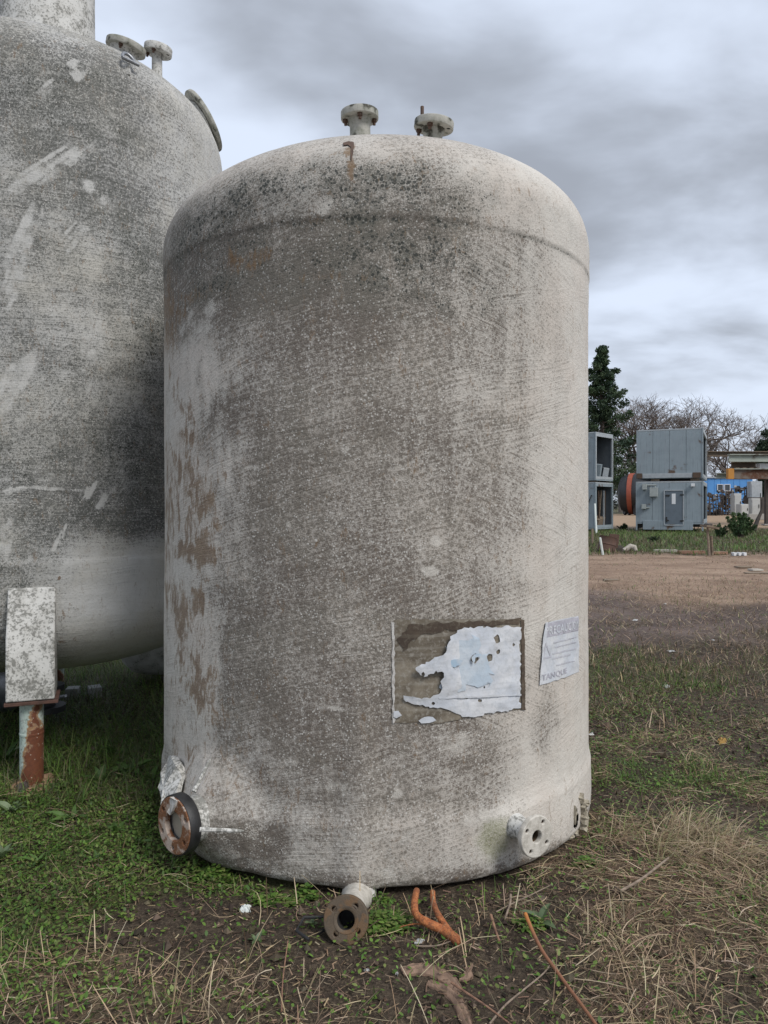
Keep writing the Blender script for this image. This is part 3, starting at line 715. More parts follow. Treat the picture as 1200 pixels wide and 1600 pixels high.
patch('warning_triangle', rag([(852, 1003), (861, 1027), (845, 1030)], .2, 5, 21), [rag([(852.3, 1009), (857.5, 1024.5), (848.3, 1026.5)], .1, 5, 22)], M_print_l, .0056, notice, .008, 7, .008)

# ---------------------------------------------------------------- second tank (left, on legs)
a2 = R(-24.5); D2, R2 = 5.95, 1.25
dish = [(r, .98 - (z - .98)) for r, z in dome(R2, .98, .505, 2.3, 2.3, 36)][::-1]
prof2 = dish + [(R2, 2.5), (R2 + .002, 4.04)] + dome(R2 + .004, 4.1, .6, 2.5, 2.5, 44)
T2 = Tank(D2 * math.sin(a2), D2 * math.cos(a2), R2, prof2)
def masks2(TH, SV):
    u = TH * R2; b = lambda *a, **k: T2.blob(TH, SV, *a, **k)
    rr, ZZ = T2.rz(SV)
    f1 = fbm(u * 3, SV * 3, 61); f2 = fbm(u * 9, SV * 9, 65); f3 = fbm(u * 1.1, SV * 1.1, 71)
    sr = fbm((u * .5 + SV) * 2.0 * 0 + (u * .62 - SV * .45) * 1.2 + 40, (u * .45 + SV * .62) * 0 + (u * .62 + SV * .45) * 0 + (u * .8 + SV * .5) * 6, 81)
    thr, _ = T2.hit(240, 500); the, _ = T2.hit(330, 200)
    d = .60 + .4 * (f1 - .5) + .3 * (f3 - .5) + .25 * (f2 - .5)
    up = ss(2.9, 3.5, ZZ)
    d *= 1 - .62 * up * ss(thr - .35, the, TH + (f1 - .5) * .5)
    low = ss(1.55, 1.25, ZZ + (f1 - .5) * .25) * ss(-.1, .25, TH + (f1 - .5) * .3)
    d *= 1 - .88 * low
    mo = np.zeros_like(d)
    for a in ((60, 130, 90, 40, .55), (120, 200, 90, 60, .55), (60, 260, 80, 60, .42), (150, 330, 80, 70, .45), (60, 420, 100, 70, .40), (200, 420, 50, 80, .6), (225, 560, 40, 140, .8),
              (150, 650, 110, 90, .6), (60, 720, 80, 60, .5), (200, 720, 60, 60, .75), (60, 830, 80, 60, .4), (40, 900, 60, 70, .5), (150, 810, 60, 30, .5), (90, 560, 100, 70, .38), (60, 1010, 40, 60, .30), (140, 120, 60, 16, .5)):
        mo = mx(mo, b(*a, fs=4, seed=int(a[1]), soft=.8))
    mo *= (.5 + 1.0 * f1) * (1 - .85 * low)
    wh = np.zeros_like(d)
    for (x0, y0, x1, y1, wd, am) in ((10, 300, 110, 235, 12, .5), (60, 290, 170, 205, 7, .42), (20, 420, 60, 330, 14, .5), (95, 390, 130, 345, 12, .45), (5, 480, 40, 400, 16, .55), (0, 640, 45, 560, 16, .62), (20, 600, 70, 545, 14, .5),
                                     (130, 785, 150, 748, 5, .75), (152, 800, 168, 768, 5, .7), (84, 870, 104, 810, 4.5, .65), (0, 770, 40, 760, 6, .55), (40, 762, 130, 768, 2.5, .5), (180, 620, 205, 600, 10, .35), (100, 300, 125, 290, 10, .2),
                                     (60, 150, 85, 125, 6, .4), (110, 115, 130, 100, 16, .35), (130, 560, 150, 545, 14, .35), (0, 870, 20, 800, 9, .5), (100, 910, 112, 870, 8, .4), (60, 470, 100, 430, 8, .35)):
        r_ = random.Random(int(x0 * 7 + y1)); nl = max(2, int(wd * .9))
        dx, dy = x1 - x0, y1 - y0; ll = math.hypot(dx, dy)
        for q in range(nl):
            o1, a0, a1 = r_.uniform(-1, 1) * wd * 1.1, r_.uniform(-.15, .45), r_.uniform(.5, 1.2)
            p0 = (max(x0 + dx * a0 - dy / ll * o1, -60), y0 + dy * a0 + dx / ll * o1); p1 = (max(x0 + dx * a1 - dy / ll * o1 * .8, -60), y0 + dy * a1 + dx / ll * o1 * .8)
            h0, h1 = T2.hit(*p0), T2.hit(*p1)
            A0 = np.array([h0[0] * R2, h0[1]]); D_ = np.array([h1[0] * R2, h1[1]]) - A0; L_ = max(np.hypot(*D_), 1e-3)
            tt = ((u - A0[0]) * D_[0] + (SV - A0[1]) * D_[1]) / L_ ** 2
            dd = np.abs((u - A0[0]) * D_[1] - (SV - A0[1]) * D_[0]) / L_ + .012 * (f2 - .5)
            wl = r_.uniform(.006, .022) * (1.2 if wd > 8 else .8)
            wh = mx(wh, (am + r_.uniform(0, .25)) * ss(wl * 1.5, wl * .4, np.abs(dd)) * ss(0, .15, tt) * ss(1, .75, tt) * (.55 + .9 * (f1 - .2)))
    wh = mx(wh, b(140, 290, 12, 12, .7, fs=12), b(162, 314, 6, 9, .6), b(198, 405, 4, 9, .5), b(130, 578, 6, 3, .7))
    wh = mx(wh, .45 * ss(.60, .74, sr) * ss(.45, .6, f1) * ss(.15, -.1, TH))
    # drips and hoop seams
    for z0, am in ((2.02, .5), (1.27, .0)):
        pass
    ru = mx(b(97, 965, 6, 10, .45, fs=16), b(95, 1000, 5, 8, .35), b(93, 903, 3, 3, .8, warp=.2), b(118, 998, 6, 4, .3))
    ms = mx(b(60, 900, 80, 80, .25, fs=4), b(200, 830, 40, 30, .25, fs=6), b(30, 480, 60, 60, .15))
    return (np.clip(d, 0, 1), np.clip(mo, 0, 1), ru), (wh, ms, np.zeros_like(d))
def disp2(TH, SV):
    u = TH * R2; _, ZZ = T2.rz(SV)
    d = .010 * (fbm(u * 1.5, SV * 1.5, 8) - .5) + .004 * (fbm(u * 7, SV * 7, 14) - .5) + .003 * (fbm(u * .7, SV * 26, 19) - .5)
    d = d + .006 * ss(1.30, 1.26, ZZ) * ss(1.1, 1.25, ZZ)
    return d * ss(.15, .4, SV) * ss(0, .3, T2.S[-1] - SV), 0 * u
leg_tank = thing('storage_tank', 'taller mould-blackened fibreglass tank on legs, with a neck on its dome, at the left', 'tank', (T2.cx, T2.cy, 0))
sv2 = np.linspace(0, T2.S[-1], 640); th2 = theta_axis(540, 60, 1.75)
build_shell(T2, 'shell', M_T2, th2, sv2, masks2, disp2, leg_tank, None, 3.6)
L2 = lambda p: Vector(p) - Vector((T2.cx, T2.cy, 0))
M_neck = plain_fibre('neck_fibreglass', .55, .12); M_lowdish = plain_fibre('pale_low_fibreglass', .2, .08)
nk = MB(); nk.lathe([(.50, 4.60), (.40, 4.655), (.345, 4.72), (.332, 4.80), (.328, 5.3), (.33, 5.92)], 72)
nko = nk.obj('neck', M_neck, leg_tank, smooth=True)
put(flange_mesh('neck_flange', .43, .0, .385, .013, 12, .05), 'neck_flange', nko, Matrix.Translation((0, 0, 5.94)), M_mossfl)
# manway on the far shoulder, seen edge on
mw = L2(P(318, 190, 5.75)); nn = Vector((.80, .22, .56)).normalized()
ob = MB().tube([mw - nn * .4, mw - nn * .02], [.185, .17], 32).obj('shoulder_manway', M_neck, leg_tank, smooth=True)
put(flange_mesh('flange', .235, 0, .2, .011, 8, .02), 'flange', ob, frame(mw, nn), M_mossfl)
c = L2(P(197, 74, 5.2)); top_nozzle(T2, leg_tank, c, (.25, -.12, 1), (c.x - .03, c.y, 4.5), .085, .135, (1, 0, 1, 0), mats=(M_neck, M_mossfl))
c = L2(P(247, 79, 5.3)); top_nozzle(T2, leg_tank, c, (.16, -.10, 1), (c.x - .01, c.y, 4.4), .036, .098, (0, 1, 1, 0), mats=(M_neck, M_neck), th_=.04)
pc, th_, sv_ = T2.point(198, 108, 0)
nn = (Vector((pc.x, pc.y, 0)).normalized() * .75 + Vector((0, 0, .66)))
lug = thing('lifting_shackle', 'small bright metal shackle hanging on the dome of the left tank', 'shackle', Vector((T2.cx, T2.cy, 0)) + pc)
Mq = frame(nn * .02, nn, (0, 0, 1))
ring_pts = [Mq @ Vector((.042 * math.cos(t_) * .9, .055 * math.sin(t_) + .015, .03 + .012 * math.sin(t_))) for t_ in np.linspace(0, math.pi, 14)]
MB().tube(ring_pts, .0105, 10).obj('bow', M_steel, lug, smooth=True)
MB().tube([Mq @ Vector((-.045, .012, .03)), Mq @ Vector((.062, .004, .03))], .011, 10).obj('pin', M_steel, lug, smooth=True)
MB().box(nn * -.005, (.05, .03, .07)).obj('lug', M_neck, lug, bevel=.004)

def leg_paint():
    m, t = material('green_painted_rusty_pipe'); p = opos(t)
    s_ = t.new('ShaderNodeSeparateXYZ', {0: p}); n1 = t.noise(p, 14, 5, .6); n2 = t.noise(p, 60, 4, .6)
    c = t.mix(t.step(n1, .35, .65), (.30, .40, .35), (.46, .52, .47)); c = t.mix(t.mul(t.step(n2, .52, .66), .8), c, (.16, .19, .17))
    # a tongue of rust that widens towards the foot
    edge = t.add(t.mul(t.m('ABSOLUTE', t.m('SUBTRACT', s_.outputs[0], .024)), 9.0), t.add(t.mul(s_.outputs[2], 1.15), t.m('MULTIPLY_ADD', n1, 1.6, -.8)))
    f = t.step(edge, .78, .58)
    c = t.mix(f, c, t.mix(n2, (.20, .065, .025), (.075, .024, .014)))
    hl = t.step(t.m('ABSOLUTE', t.m('SUBTRACT', edge, .72)), .12, .02); c = t.mix(t.mul(hl, .8), c, (.30, .13, .03))
    c = t.mix(t.mul(t.step(t.voro(p, 34), .13, .09), .7), c, (.5, .45, .38))
    setp(t, col=c, rough=.72); bump(t, t.add(n2, f), .6, .003); return m
M_leg = leg_paint()
M_plate = worn('rusty_dark_plate', (.11, .055, .04), (.04, .025, .02), scale=20, rough=.85, amt=.8)
M_sand = worn('orange_sand', (.30, .19, .115), (.17, .105, .07), scale=18, rough=.95, amt=.6, bumpd=.012)
for k, da in enumerate((0, 90, 180, 270)):
    ang = -R(da) + R(-21.0)                     # leg 0 stands on the side towards the yard
    dr = Vector((-math.sin(ang), -math.cos(ang), 0)); dr = Vector((dr.x, dr.y, 0))
    M0 = frame((0, 0, 0), (0, 0, 1)); rz_ = math.atan2(dr.y, dr.x) + math.pi / 2
    hw = .125; pv_ = []
    for y_, z_ in ((-1.385, .51), (-1.375, .86), (-1.262, 1.13), (-1.10, 1.13), (-1.10, .51)): pv_ += [(-hw, y_, z_), (hw, y_, z_)]
    e = MB().poly(pv_, [(0, 1, 3, 2), (2, 3, 5, 4), (4, 5, 7, 6), (6, 7, 9, 8), (8, 9, 1, 0), (0, 2, 4, 6, 8), (9, 7, 5, 3, 1)]).mesh('leg', M_pad, True, .012, seg=3)
    lo_ = link('leg', e, leg_tank, (0, 0, 0), (0, 0, rz_))
    MB().box((.006, -1.265, .498), (.275, .25, .018)).obj('cap_plate', M_plate, lo_, bevel=.003)
    pp = MB().lathe([(.063, 0), (.063, .30), (.065, .302), (.065, .312), (.063, .314), (.063, .488)], 36).mesh('leg_pipe', M_leg, True)
    link('leg_pipe', pp, lo_, (0, -1.285, .0), (0, 0, .0))
    MB().box((0, -1.30, -.006), (.24, .24, .03)).obj('foot_plate', M_plate, lo_, bevel=.003)
# bottom outlet valve under the dish
ov = MB().tube([(0, 0, .46), (0, 0, .12)], .06, 20).obj('bottom_outlet', M_dark, leg_tank, smooth=True)
MB().lathe([(0, .25), (.12, .25), (.12, .29), (.06, .29)], 28).obj('flange', M_black, ov, smooth=True)
MB().lathe([(0, .10), (.13, .10), (.13, .14), (.06, .14)], 28).obj('flange', M_black, ov, smooth=True)
MB().tube([(.05, -.05, .2), (.19, -.12, .24)], .012, 8).obj('valve_handle', M_steel, ov, smooth=True)
gp = Vector((T2.cx, T2.cy, 0))
M_conc = worn('grey_concrete_block', (.34, .33, .31), (.2, .19, .17), scale=20, rough=.9)
M_blockw = worn('pale_block', (.36, .37, .36), (.22, .22, .2), scale=18, rough=.9)
for k, (px, py, lab) in enumerate(((114, 1089, 'pale block left of the dark outlet under the left tank'), (148, 1087, 'pale block right of the dark outlet under the left tank'))):
    g = G(px, py); tag(MB().box((0, 0, .035), (.10, .12, .09)).obj('concrete_block', M_blockw, None, g, (0, 0, .2 + k * .3), bevel=.006), lab, 'block', 'pale blocks under the left tank')
# low vessel lying behind, under the left tank
vp = [(0.001, -.0), (.12, .004), (.22, .02), (.31, .06), (.37, .13), (.395, .22), (.40, .32), (.40, 1.3), (.37, 1.5), (.2, 1.62), (.001, 1.64)]
tag(MB().lathe(vp, 40).obj('lying_vessel', M_lowdish, None, (-2.42, 6.86, .44), (0, R(90), 0), smooth=True), 'pale round-ended vessel lying on the ground behind, under the left tank', 'vessel')
vp2 = [(r * .62, z * .8) for r, z in vp]
tag(MB().lathe(vp2, 32).obj('lying_vessel', M_steel, None, (-2.70, 5.78, .235), (0, R(-90), 0), smooth=True), 'dark grey round-ended vessel lying on the ground beyond the rusty leg', 'vessel')
# sand at the foot of the leg
# ---------------------------------------------------------------- ground
def rise(y): return .62 * ss(47, 72, y)
def gblob(x, y, cx, cy, rx, ry, soft=.6, warp=.5, fs=1.6, seed=2):
    d = np.hypot((x - cx) / rx, (y - cy) / ry) + warp * 2 * (fbm(x * fs + seed, y * fs, seed) - .5)
    return ss(1 + soft, 1 - soft, d)
def cover(x, y):
    """how the yard is covered at a ground point: green, straw, bare soil, tan dirt, mud (0..1 each)"""
    f = fbm(x * 1.1, y * 1.1, 101); f2 = fbm(x * 3.5, y * 3.5, 105); f3 = fbm(x * .25, y * .25, 109); f4 = fbm(x * .35, y * 1.0, 133)
    near = ss(7.5, 5.5, y)
    green = .45 + 1.1 * (f - .5) + .7 * (f2 - .5)
    green = np.where(x < -.35, green + .75 * ss(2.55, 3.3, y + (f - .5) * .8) , green)
    green = green - .22 * ss(.7, 1.2, x) * ss(3.6, 4.4, y) * ss(24, 18, y)
    green = green - .5 * gblob(x, y, -.62, 2.85, .62, .32)                     # bare patch in front, left of centre
    green = green - .75 * gblob(x, y, .32, 2.5, .42, .62) - .3 * gblob(x, y, .8, 2.95, .5, .3)
    green = green + .6 * gblob(x, y, -.02, 2.75, .20, .28, fs=5)                # weeds round the outlet
    green = green + .35 * gblob(x, y, -2.0, 4.6, 1.0, .7) + .3 * gblob(x, y, 2.0, 4.45, .55, .28, fs=3) + .3 * gblob(x, y, 1.75, 7.4, 2.6, .9)
    straw = .28 + 1.9 * (f2 - .5) + .8 * (fbm(x * 2.1, y * 2.1, 141) - .5)
    straw = straw + .62 * gblob(x, y, 1.4, 2.85, .95, .8) + .3 * gblob(x, y, 1.45, 3.45, .5, .32, fs=4) + .35 * gblob(x, y, -1.25, 2.5, .5, .4) + .3 * gblob(x, y, -.2, 2.33, .6, .16)
    straw = straw - .5 * gblob(x, y, .25, 2.75, .42, .5) - .35 * gblob(x, y, -.62, 2.85, .5, .3) - .25 * ss(4.5, 6, y)
    bare = np.clip(1.1 - green - straw * .6, 0, 1)
    tan = ss(9.0, 14.0, y + (f4 - .5) * 6 + (f - .5) * 5) * ss(26.5, 23, y + (f - .5) * 3)
    mud = gblob(x, y, 3.6, 10.6, 3.6, 2.4, .5, .9, .5) * ss(.2, .5, f + .12)
    mud = np.maximum(mud, .8 * gblob(x, y, 7.5, 10.0, 2.0, 1.0, .6, .9, .6))
    road = ss(48, 52, y + (f3 - .5) * 8) * ss(92, 80, y)
    green = green * (1 - mud * .9) * (1 - tan * .78) * (1 - road)
    straw = straw * (1 - mud * .8) * (1 - tan * .4) * (1 - road)
    green = np.where(y > 23, green + .35 * ss(24, 27, y) * (1 - road), green)
    shade = gblob(x, y, T1.cx, T1.cy, 1.25, 1.25, .1, .05)
    under = gblob(x, y, T2.cx + .3, T2.cy + .5, 1.9, 1.5, .3, .15)
    green = green * (1 - under * .45)
    return np.clip(green, 0, 1.2), np.clip(straw, 0, 1.2), np.clip(bare, 0, 1), tan, mud, road, shade
def gz(x, y):
    f = .05 * (fbm(x * .9, y * .9, 151) - .5) + .03 * (fbm(x * 4, y * 4, 155) - .5) + .012 * (fbm(x * 15, y * 15, 157) - .5)
    d1 = np.hypot(x - T1.cx, y - T1.cy)
    flat = ss(1.05, 1.5, d1)
    near_edge = np.exp(-((d1 - 1.2) / .12) ** 2) * .028
    return f * (.35 + .65 * flat) * ss(400, 60, y) - near_edge - .012 + rise(y)
def axis(edges):
    out = []
    for a_, b_, st in edges: out.append(np.arange(a_, b_, st))
    return np.concatenate(out + [np.array([edges[-1][1]])])
gx = axis([(-420, -60, 30), (-60, -12, 4), (-12, -4, .4), (-4, -2.6, .08), (-2.6, 2.8, .026), (2.8, 6, .10), (6, 16, .4), (16, 60, 2), (60, 420, 30)])
gy = axis([(-60, -4, 8), (-4, 1.6, .4), (1.6, 4.2, .02), (4.2, 7, .05), (7, 14, .14), (14, 30, .4), (30, 110, 1.6), (110, 1600, 60)])
GX, GY = np.meshgrid(gx, gy)
GZ = gz(GX, GY)
cv = cover(GX, GY)
nr, nc = GX.shape
i = np.arange(nr - 1)[:, None] * nc; j = np.arange(nc - 1)[None, :]
GF = np.stack([i + j, i + j + 1, i + nc + j + 1, i + nc + j], -1).reshape(-1, 4)
one = np.ones(GX.size)
def ground_mat():
    m, t = material('yard_soil'); p = t.new('ShaderNodeNewGeometry').outputs['Position']
    A = t.new('ShaderNodeSeparateColor', {0: t.new('ShaderNodeAttribute', attribute_name='gA').outputs['Color']})
    B = t.new('ShaderNodeSeparateColor', {0: t.new('ShaderNodeAttribute', attribute_name='gB').outputs['Color']})
    n1 = t.noise(p, 2.2, 5, .6); n2 = t.noise(p, 19, 5, .65); n3 = t.noise(p, 90, 3, .6); n4 = t.noise(t.mapping(p, rot=(0, 0, .35), sc=(.55, .9, 1)), .8, 6, .65)
    c = t.mix(t.step(n2, .35, .68), (.032, .023, .016), (.068, .051, .035))
    c = t.mix(t.mul(t.step(n3, .50, .68), .6), c, (.14, .108, .075))
    c = t.mix(t.mul(t.step(t.add(A.outputs[0], t.m('SUBTRACT', n2, .5)), .35, .95), .60), c, t.mix(t.step(n1, .38, .62), (.062, .070, .026), (.095, .105, .034)))
    c = t.mix(t.mul(t.step(t.add(A.outputs[1], t.m('MULTIPLY_ADD', n3, 1.4, -.7)), .3, .9), .6), c, (.20, .15, .095))
    tn = t.mix(t.step(n4, .3, .7), (.20, .132, .09), (.37, .265, .19)); tn = t.mix(t.mul(t.step(n2, .45, .72), .65), tn, (.115, .072, .047)); tn = t.mix(t.mul(t.step(n1, .52, .7), .5), tn, (.20, .13, .085))
    c = t.mix(B.outputs[0], c, tn)
    md = t.mix(t.step(n4, .35, .65), (.085, .060, .052), (.15, .112, .095)); md = t.mix(t.mul(t.step(n2, .5, .75), .5), md, (.05, .037, .031))
    c = t.mix(B.outputs[1], c, md)
    c = t.mix(B.outputs[2], c, t.mix(n1, (.36, .26, .175), (.26, .185, .125)))
    setp(t, col=c, rough=t.m('MULTIPLY_ADD', B.outputs[1], -.12, .92), spec=.3)
    bump(t, t.add(n2, t.mul(n3, .5)), .9, .02); return m
M_ground = ground_mat()
me = npmesh('ground', np.stack([GX, GY, GZ], -1).reshape(-1, 3), GF, M_ground, True,
            {'gA': np.stack([np.clip(cv[0], 0, 1).ravel(), np.clip(cv[1], 0, 1).ravel(), cv[2].ravel(), one], -1),
             'gB': np.stack([cv[3].ravel(), cv[4].ravel(), cv[5].ravel(), one], -1)})
tag(link('ground', me), 'trodden yard of dark soil, weeds and dry straw', None, None, 'structure')

# ---------------------------------------------------------------- ground cover (stuff)
def plant_mat(name, trans=.25, rough=.6):
    m, t = material(name); c = t.new('ShaderNodeAttribute', attribute_name='col').outputs['Color']
    setp(t, col=c, rough=rough, spec=.3)
    if trans:
        tr = t.new('ShaderNodeBsdfTranslucent', {'Color': c}); mxs = t.new('ShaderNodeMixShader', {0: trans})
        t.l.new(t.bs.outputs[0], mxs.inputs[1]); t.l.new(tr.outputs[0], mxs.inputs[2])
        o = [n_ for n_ in t.n if n_.type == 'OUTPUT_MATERIAL'][0]; t.l.new(mxs.outputs[0], o.inputs[0])
    return m
M_green = plant_mat('green_blades', .3, .5); M_straw = plant_mat('dry_straw', .12, .75)
def blades(x, y, head, L, W, pitch, curl, col, prof=(1, .85, .55, .05), z0=None, roll=None, bend=None):
    """ribbons rooted at x,y; pitch is the slope at the root, curl what it loses towards the tip"""
    n = len(x); k = len(prof); z = gz(x, y) if z0 is None else z0
    P_ = np.stack([x, y, z], -1); V = np.zeros((n, k, 2, 3)); sd = np.stack([-np.sin(head), np.cos(head), np.zeros(n)], -1)
    if roll is not None: sd = sd * np.cos(roll)[:, None] + np.array([0, 0, 1.]) * np.sin(roll)[:, None]
    for q in range(k):
        hw = (W * prof[q] / 2)[:, None] * sd
        V[:, q, 0] = P_ - hw; V[:, q, 1] = P_ + hw
        a_ = pitch - curl * (q / (k - 1)); st = L / (k - 1)
        hd = head if bend is None else head + bend * (q / (k - 1))
        P_ = P_ + np.stack([np.cos(hd) * np.cos(a_), np.sin(hd) * np.cos(a_), np.sin(a_)], -1) * st[:, None]
    V = V.reshape(-1, 3); b = np.arange(n)[:, None] * (2 * k)
    F = np.concatenate([np.stack([b + 2 * q, b + 2 * q + 1, b + 2 * q + 3, b + 2 * q + 2], -1).reshape(-1, 4) for q in range(k - 1)])
    C = np.repeat(np.concatenate([col, np.ones((n, 1))], -1), 2 * k, 0)
    return V, F, C
def merge(name, parts, mat, label):
    Vs, Fs, Cs, b = [], [], [], 0
    for V, F, C in parts: Vs.append(V); Fs.append(F + b); Cs.append(C); b += len(V)
    o = link(name, npmesh(name, np.concatenate(Vs), np.concatenate(Fs), mat, False, {'col': np.concatenate(Cs)}))
    return tag(o, label, None, None, 'stuff')
def scatter(n, x0, x1, y0, y1, dens):
    x = RNG.uniform(x0, x1, n); y = RNG.uniform(y0, y1, n)
    k = RNG.random(n) < dens(x, y)
    k &= np.hypot(x - T1.cx, y - T1.cy) > R1 + .0
    return x[k], y[k]
def pal(n, cols, wts=None, j=.25):
    c = np.array(cols)[RNG.choice(len(cols), n, p=wts)]
    return c * (1 + RNG.uniform(-j, j, (n, 1))) * (1 + RNG.uniform(-.08, .08, (n, 3)))
GREENS = [(.10, .185, .034), (.135, .22, .045), (.07, .135, .03), (.17, .21, .065)]
DULL = [(.085, .10, .042), (.115, .11, .055), (.06, .07, .032), (.15, .125, .07)]
STRAWS = [(.41, .315, .20), (.31, .225, .14), (.49, .395, .27), (.22, .155, .10), (.36, .265, .175)]
BROWNS = [(.13, .085, .055), (.19, .13, .085), (.09, .06, .042)]
def uni(n, a, b): return RNG.uniform(a, b, n)
parts = []
# small round leaves of clover and chickweed
x, y = scatter(210000, -3.0, 3.0, 2.0, 6.6, lambda x, y: np.clip(.09 + np.clip(cover(x, y)[0] - .22, 0, 1) * 1.0 * np.where(x > .6, .5, 1), 0, 1))
n = len(x); print('leaves', n)
dk = fbm(x * 2.5, y * 2.5, 201)[:, None]
c = pal(n, GREENS) * (.6 + .8 * dk)
parts.append(blades(x, y, uni(n, 0, 6.28), uni(n, .008, .024), uni(n, .006, .015), uni(n, -.2, .9), uni(n, -.3, .8), c, (.3, 1, .9, .15), gz(x, y) + uni(n, .004, .035)))
# short grass blades
x, y = scatter(90000, -3.4, 4.2, 2.0, 8.5, lambda x, y: .08 + np.clip(cover(x, y)[0] - .22, 0, 1) * .8)
n = len(x); print('blades', n)
c = np.where((fbm(x * 1.7, y * 1.7, 211) + RNG.normal(0, .12, n) > .47)[:, None], pal(n, GREENS), pal(n, DULL))
parts.append(blades(x, y, uni(n, 0, 6.28), uni(n, .03, .11), uni(n, .002, .005), uni(n, .3, 1.5), uni(n, .2, 1.6), c))
# bright tuft streak on the right
x, y = scatter(5000, 1.2, 3.0, 4.0, 4.9, lambda x, y: gblob(x, y, 2.0, 4.42, .6, .22, fs=3) * ss(.42, .62, fbm(x * 5, y * 5, 401)))
n = len(x); parts.append(blades(x, y, uni(n, 0, 6.28), uni(n, .04, .13), uni(n, .003, .006), uni(n, .4, 1.4), uni(n, .3, 1.5), pal(n, [(.10, .17, .035), (.13, .19, .05), (.08, .14, .03)])))
merge('ground_cover', parts, M_green, 'low green clover, chickweed and short grass over the near yard')
parts = []
# lying straw
x, y = scatter(150000, -2.8, 3.2, 1.95, 6.2, lambda x, y: np.clip(cover(x, y)[1] - .10, 0, 1) ** 1.2 * np.where(x > .55, 1.0, .50))
n = len(x); print('straw', n)
parts.append(blades(x, y, uni(n, 0, 6.28) * .6 + fbm(x * 1.5, y * 1.5, 221) * 6, RNG.gamma(2.2, .026, n) + .025, uni(n, .0012, .0036), uni(n, -.05, .35), uni(n, -.3, .7), pal(n, STRAWS + BROWNS), (1, 1, 1, .9, .5), gz(x, y) + uni(n, .002, .03), uni(n, -.7, .7), RNG.normal(0, .7, n)))
# short broken litter everywhere
x, y = scatter(130000, -2.8, 3.6, 1.95, 6.8, lambda x, y: .25 + .6 * cover(x, y)[1])
n = len(x); parts.append(blades(x, y, uni(n, 0, 6.28), uni(n, .008, .04), uni(n, .0015, .005), uni(n, -.2, .4), uni(n, -.4, .4), pal(n, STRAWS + BROWNS + BROWNS) * .8, (1, .9, .8), gz(x, y) + uni(n, .001, .012), uni(n, -.8, .8)))
# the big pale tussock to the right of the tank, combed to the right
x, y = scatter(15000, .95, 2.4, 2.75, 4.0, lambda x, y: (gblob(x, y, 1.42, 3.5, .36, .20, .5, .5, 3) + .5 * gblob(x, y, 1.75, 3.2, .40, .26, .6, .6, 3)) * ss(.3, .6, fbm(x * 6, y * 6, 411)))
n = len(x); print('tussock', n)
parts.append(blades(x, y, RNG.normal(-.15, 1.0, n), uni(n, .08, .28), uni(n, .0014, .0034), uni(n, .1, 1.15), uni(n, .6, 2.0), pal(n, [(.43, .34, .22), (.34, .26, .16), (.27, .20, .13), (.48, .40, .28), (.20, .15, .09), (.22, .21, .10)]), (1, 1, .95, .8, .6, .15), None, None, RNG.normal(0, .6, n)))
# loose long stems
x, y = scatter(800, -2.4, 3.0, 2.0, 5.0, lambda x, y: np.clip(cover(x, y)[1] + .1, 0, 1))
n = len(x); parts.append(blades(x, y, uni(n, 0, 6.28), uni(n, .12, .34), uni(n, .0018, .0034), uni(n, .05, .5), uni(n, .1, 1.2), pal(n, STRAWS + BROWNS), (1, 1, .9, .9, .8, .6), gz(x, y) + .005, None, RNG.normal(0, .8, n)))
# upright dead stalks bottom left and bottom
x, y = scatter(900, -1.6, 1.2, 2.0, 3.0, lambda x, y: np.clip(cover(x, y)[1], 0, 1) * .8)
n = len(x); parts.append(blades(x, y, uni(n, 0, 6.28), uni(n, .06, .2), uni(n, .002, .0045), uni(n, .6, 1.5), uni(n, -.2, .9), pal(n, STRAWS), (1, 1, .9, .6)))
merge('dry_straw', parts, M_straw, 'pale dry straw and broken stalks littering the near yard')
x, y = scatter(15000, -2.8, 3.4, 1.95, 6.0, lambda x, y: .15 + .8 * cover(x, y)[2])
n = len(x); sz = RNG.gamma(1.6, .0035, n) + .002
oc = np.array([(1, 0, 0), (0, 1, 0), (-1, 0, 0), (0, -1, 0), (0, 0, 1), (0, 0, -1)], float)
V = oc[None] * sz[:, None, None] * RNG.uniform(.5, 1.4, (n, 6, 1)) + RNG.normal(0, .15, (n, 6, 3)) * sz[:, None, None] + np.stack([x, y, gz(x, y) + sz * .3], -1)[:, None]
F = np.array([(0, 1, 4), (1, 2, 4), (2, 3, 4), (3, 0, 4), (1, 0, 5), (2, 1, 5), (3, 2, 5), (0, 3, 5)])[None] + (np.arange(n) * 6)[:, None, None]
me = npmesh('soil_clods', V.reshape(-1, 3), F.reshape(-1, 3), M_straw, False, {'col': np.repeat(np.concatenate([pal(n, [(.06, .045, .03), (.09, .07, .047), (.12, .09, .062), (.045, .033, .023)]), np.ones((n, 1))], -1), 6, 0)})
tag(link('soil_clods', me), 'crumbs and small clods of dark soil over the near yard', None, None, 'stuff')
# sparse grass of the middle distance
parts = []
x, y = scatter(190000, .8, 11.5, 5.2, 18, lambda x, y: np.where(x < .62 * y + 1.2, np.clip(cover(x, y)[0] + .05, 0, 1) * .75, 0) * ss(18, 9, y + 5 * (fbm(x * .6, y * .6, 501) - .5)))
n = len(x); print('mid', n)
c = np.where((fbm(x * .9, y * 1.8, 231) + RNG.normal(0, .12, n) > .60)[:, None], pal(n, GREENS + DULL) * .8, pal(n, DULL + BROWNS + BROWNS + STRAWS[1:]))
parts.append(blades(x, y, uni(n, 0, 6.28), uni(n, .04, .14), uni(n, .004, .009), uni(n, .3, 1.4), uni(n, .2, 1.4), c, (1, .8, .1)))
x, y = scatter(80000, .8, 11.5, 5.0, 18, lambda x, y: np.where(x < .62 * y + 1.2, .25 + .5 * fbm(x, y, 235), 0) * ss(18, 10, y + 4 * (fbm(x * .6, y * .6, 505) - .5)))
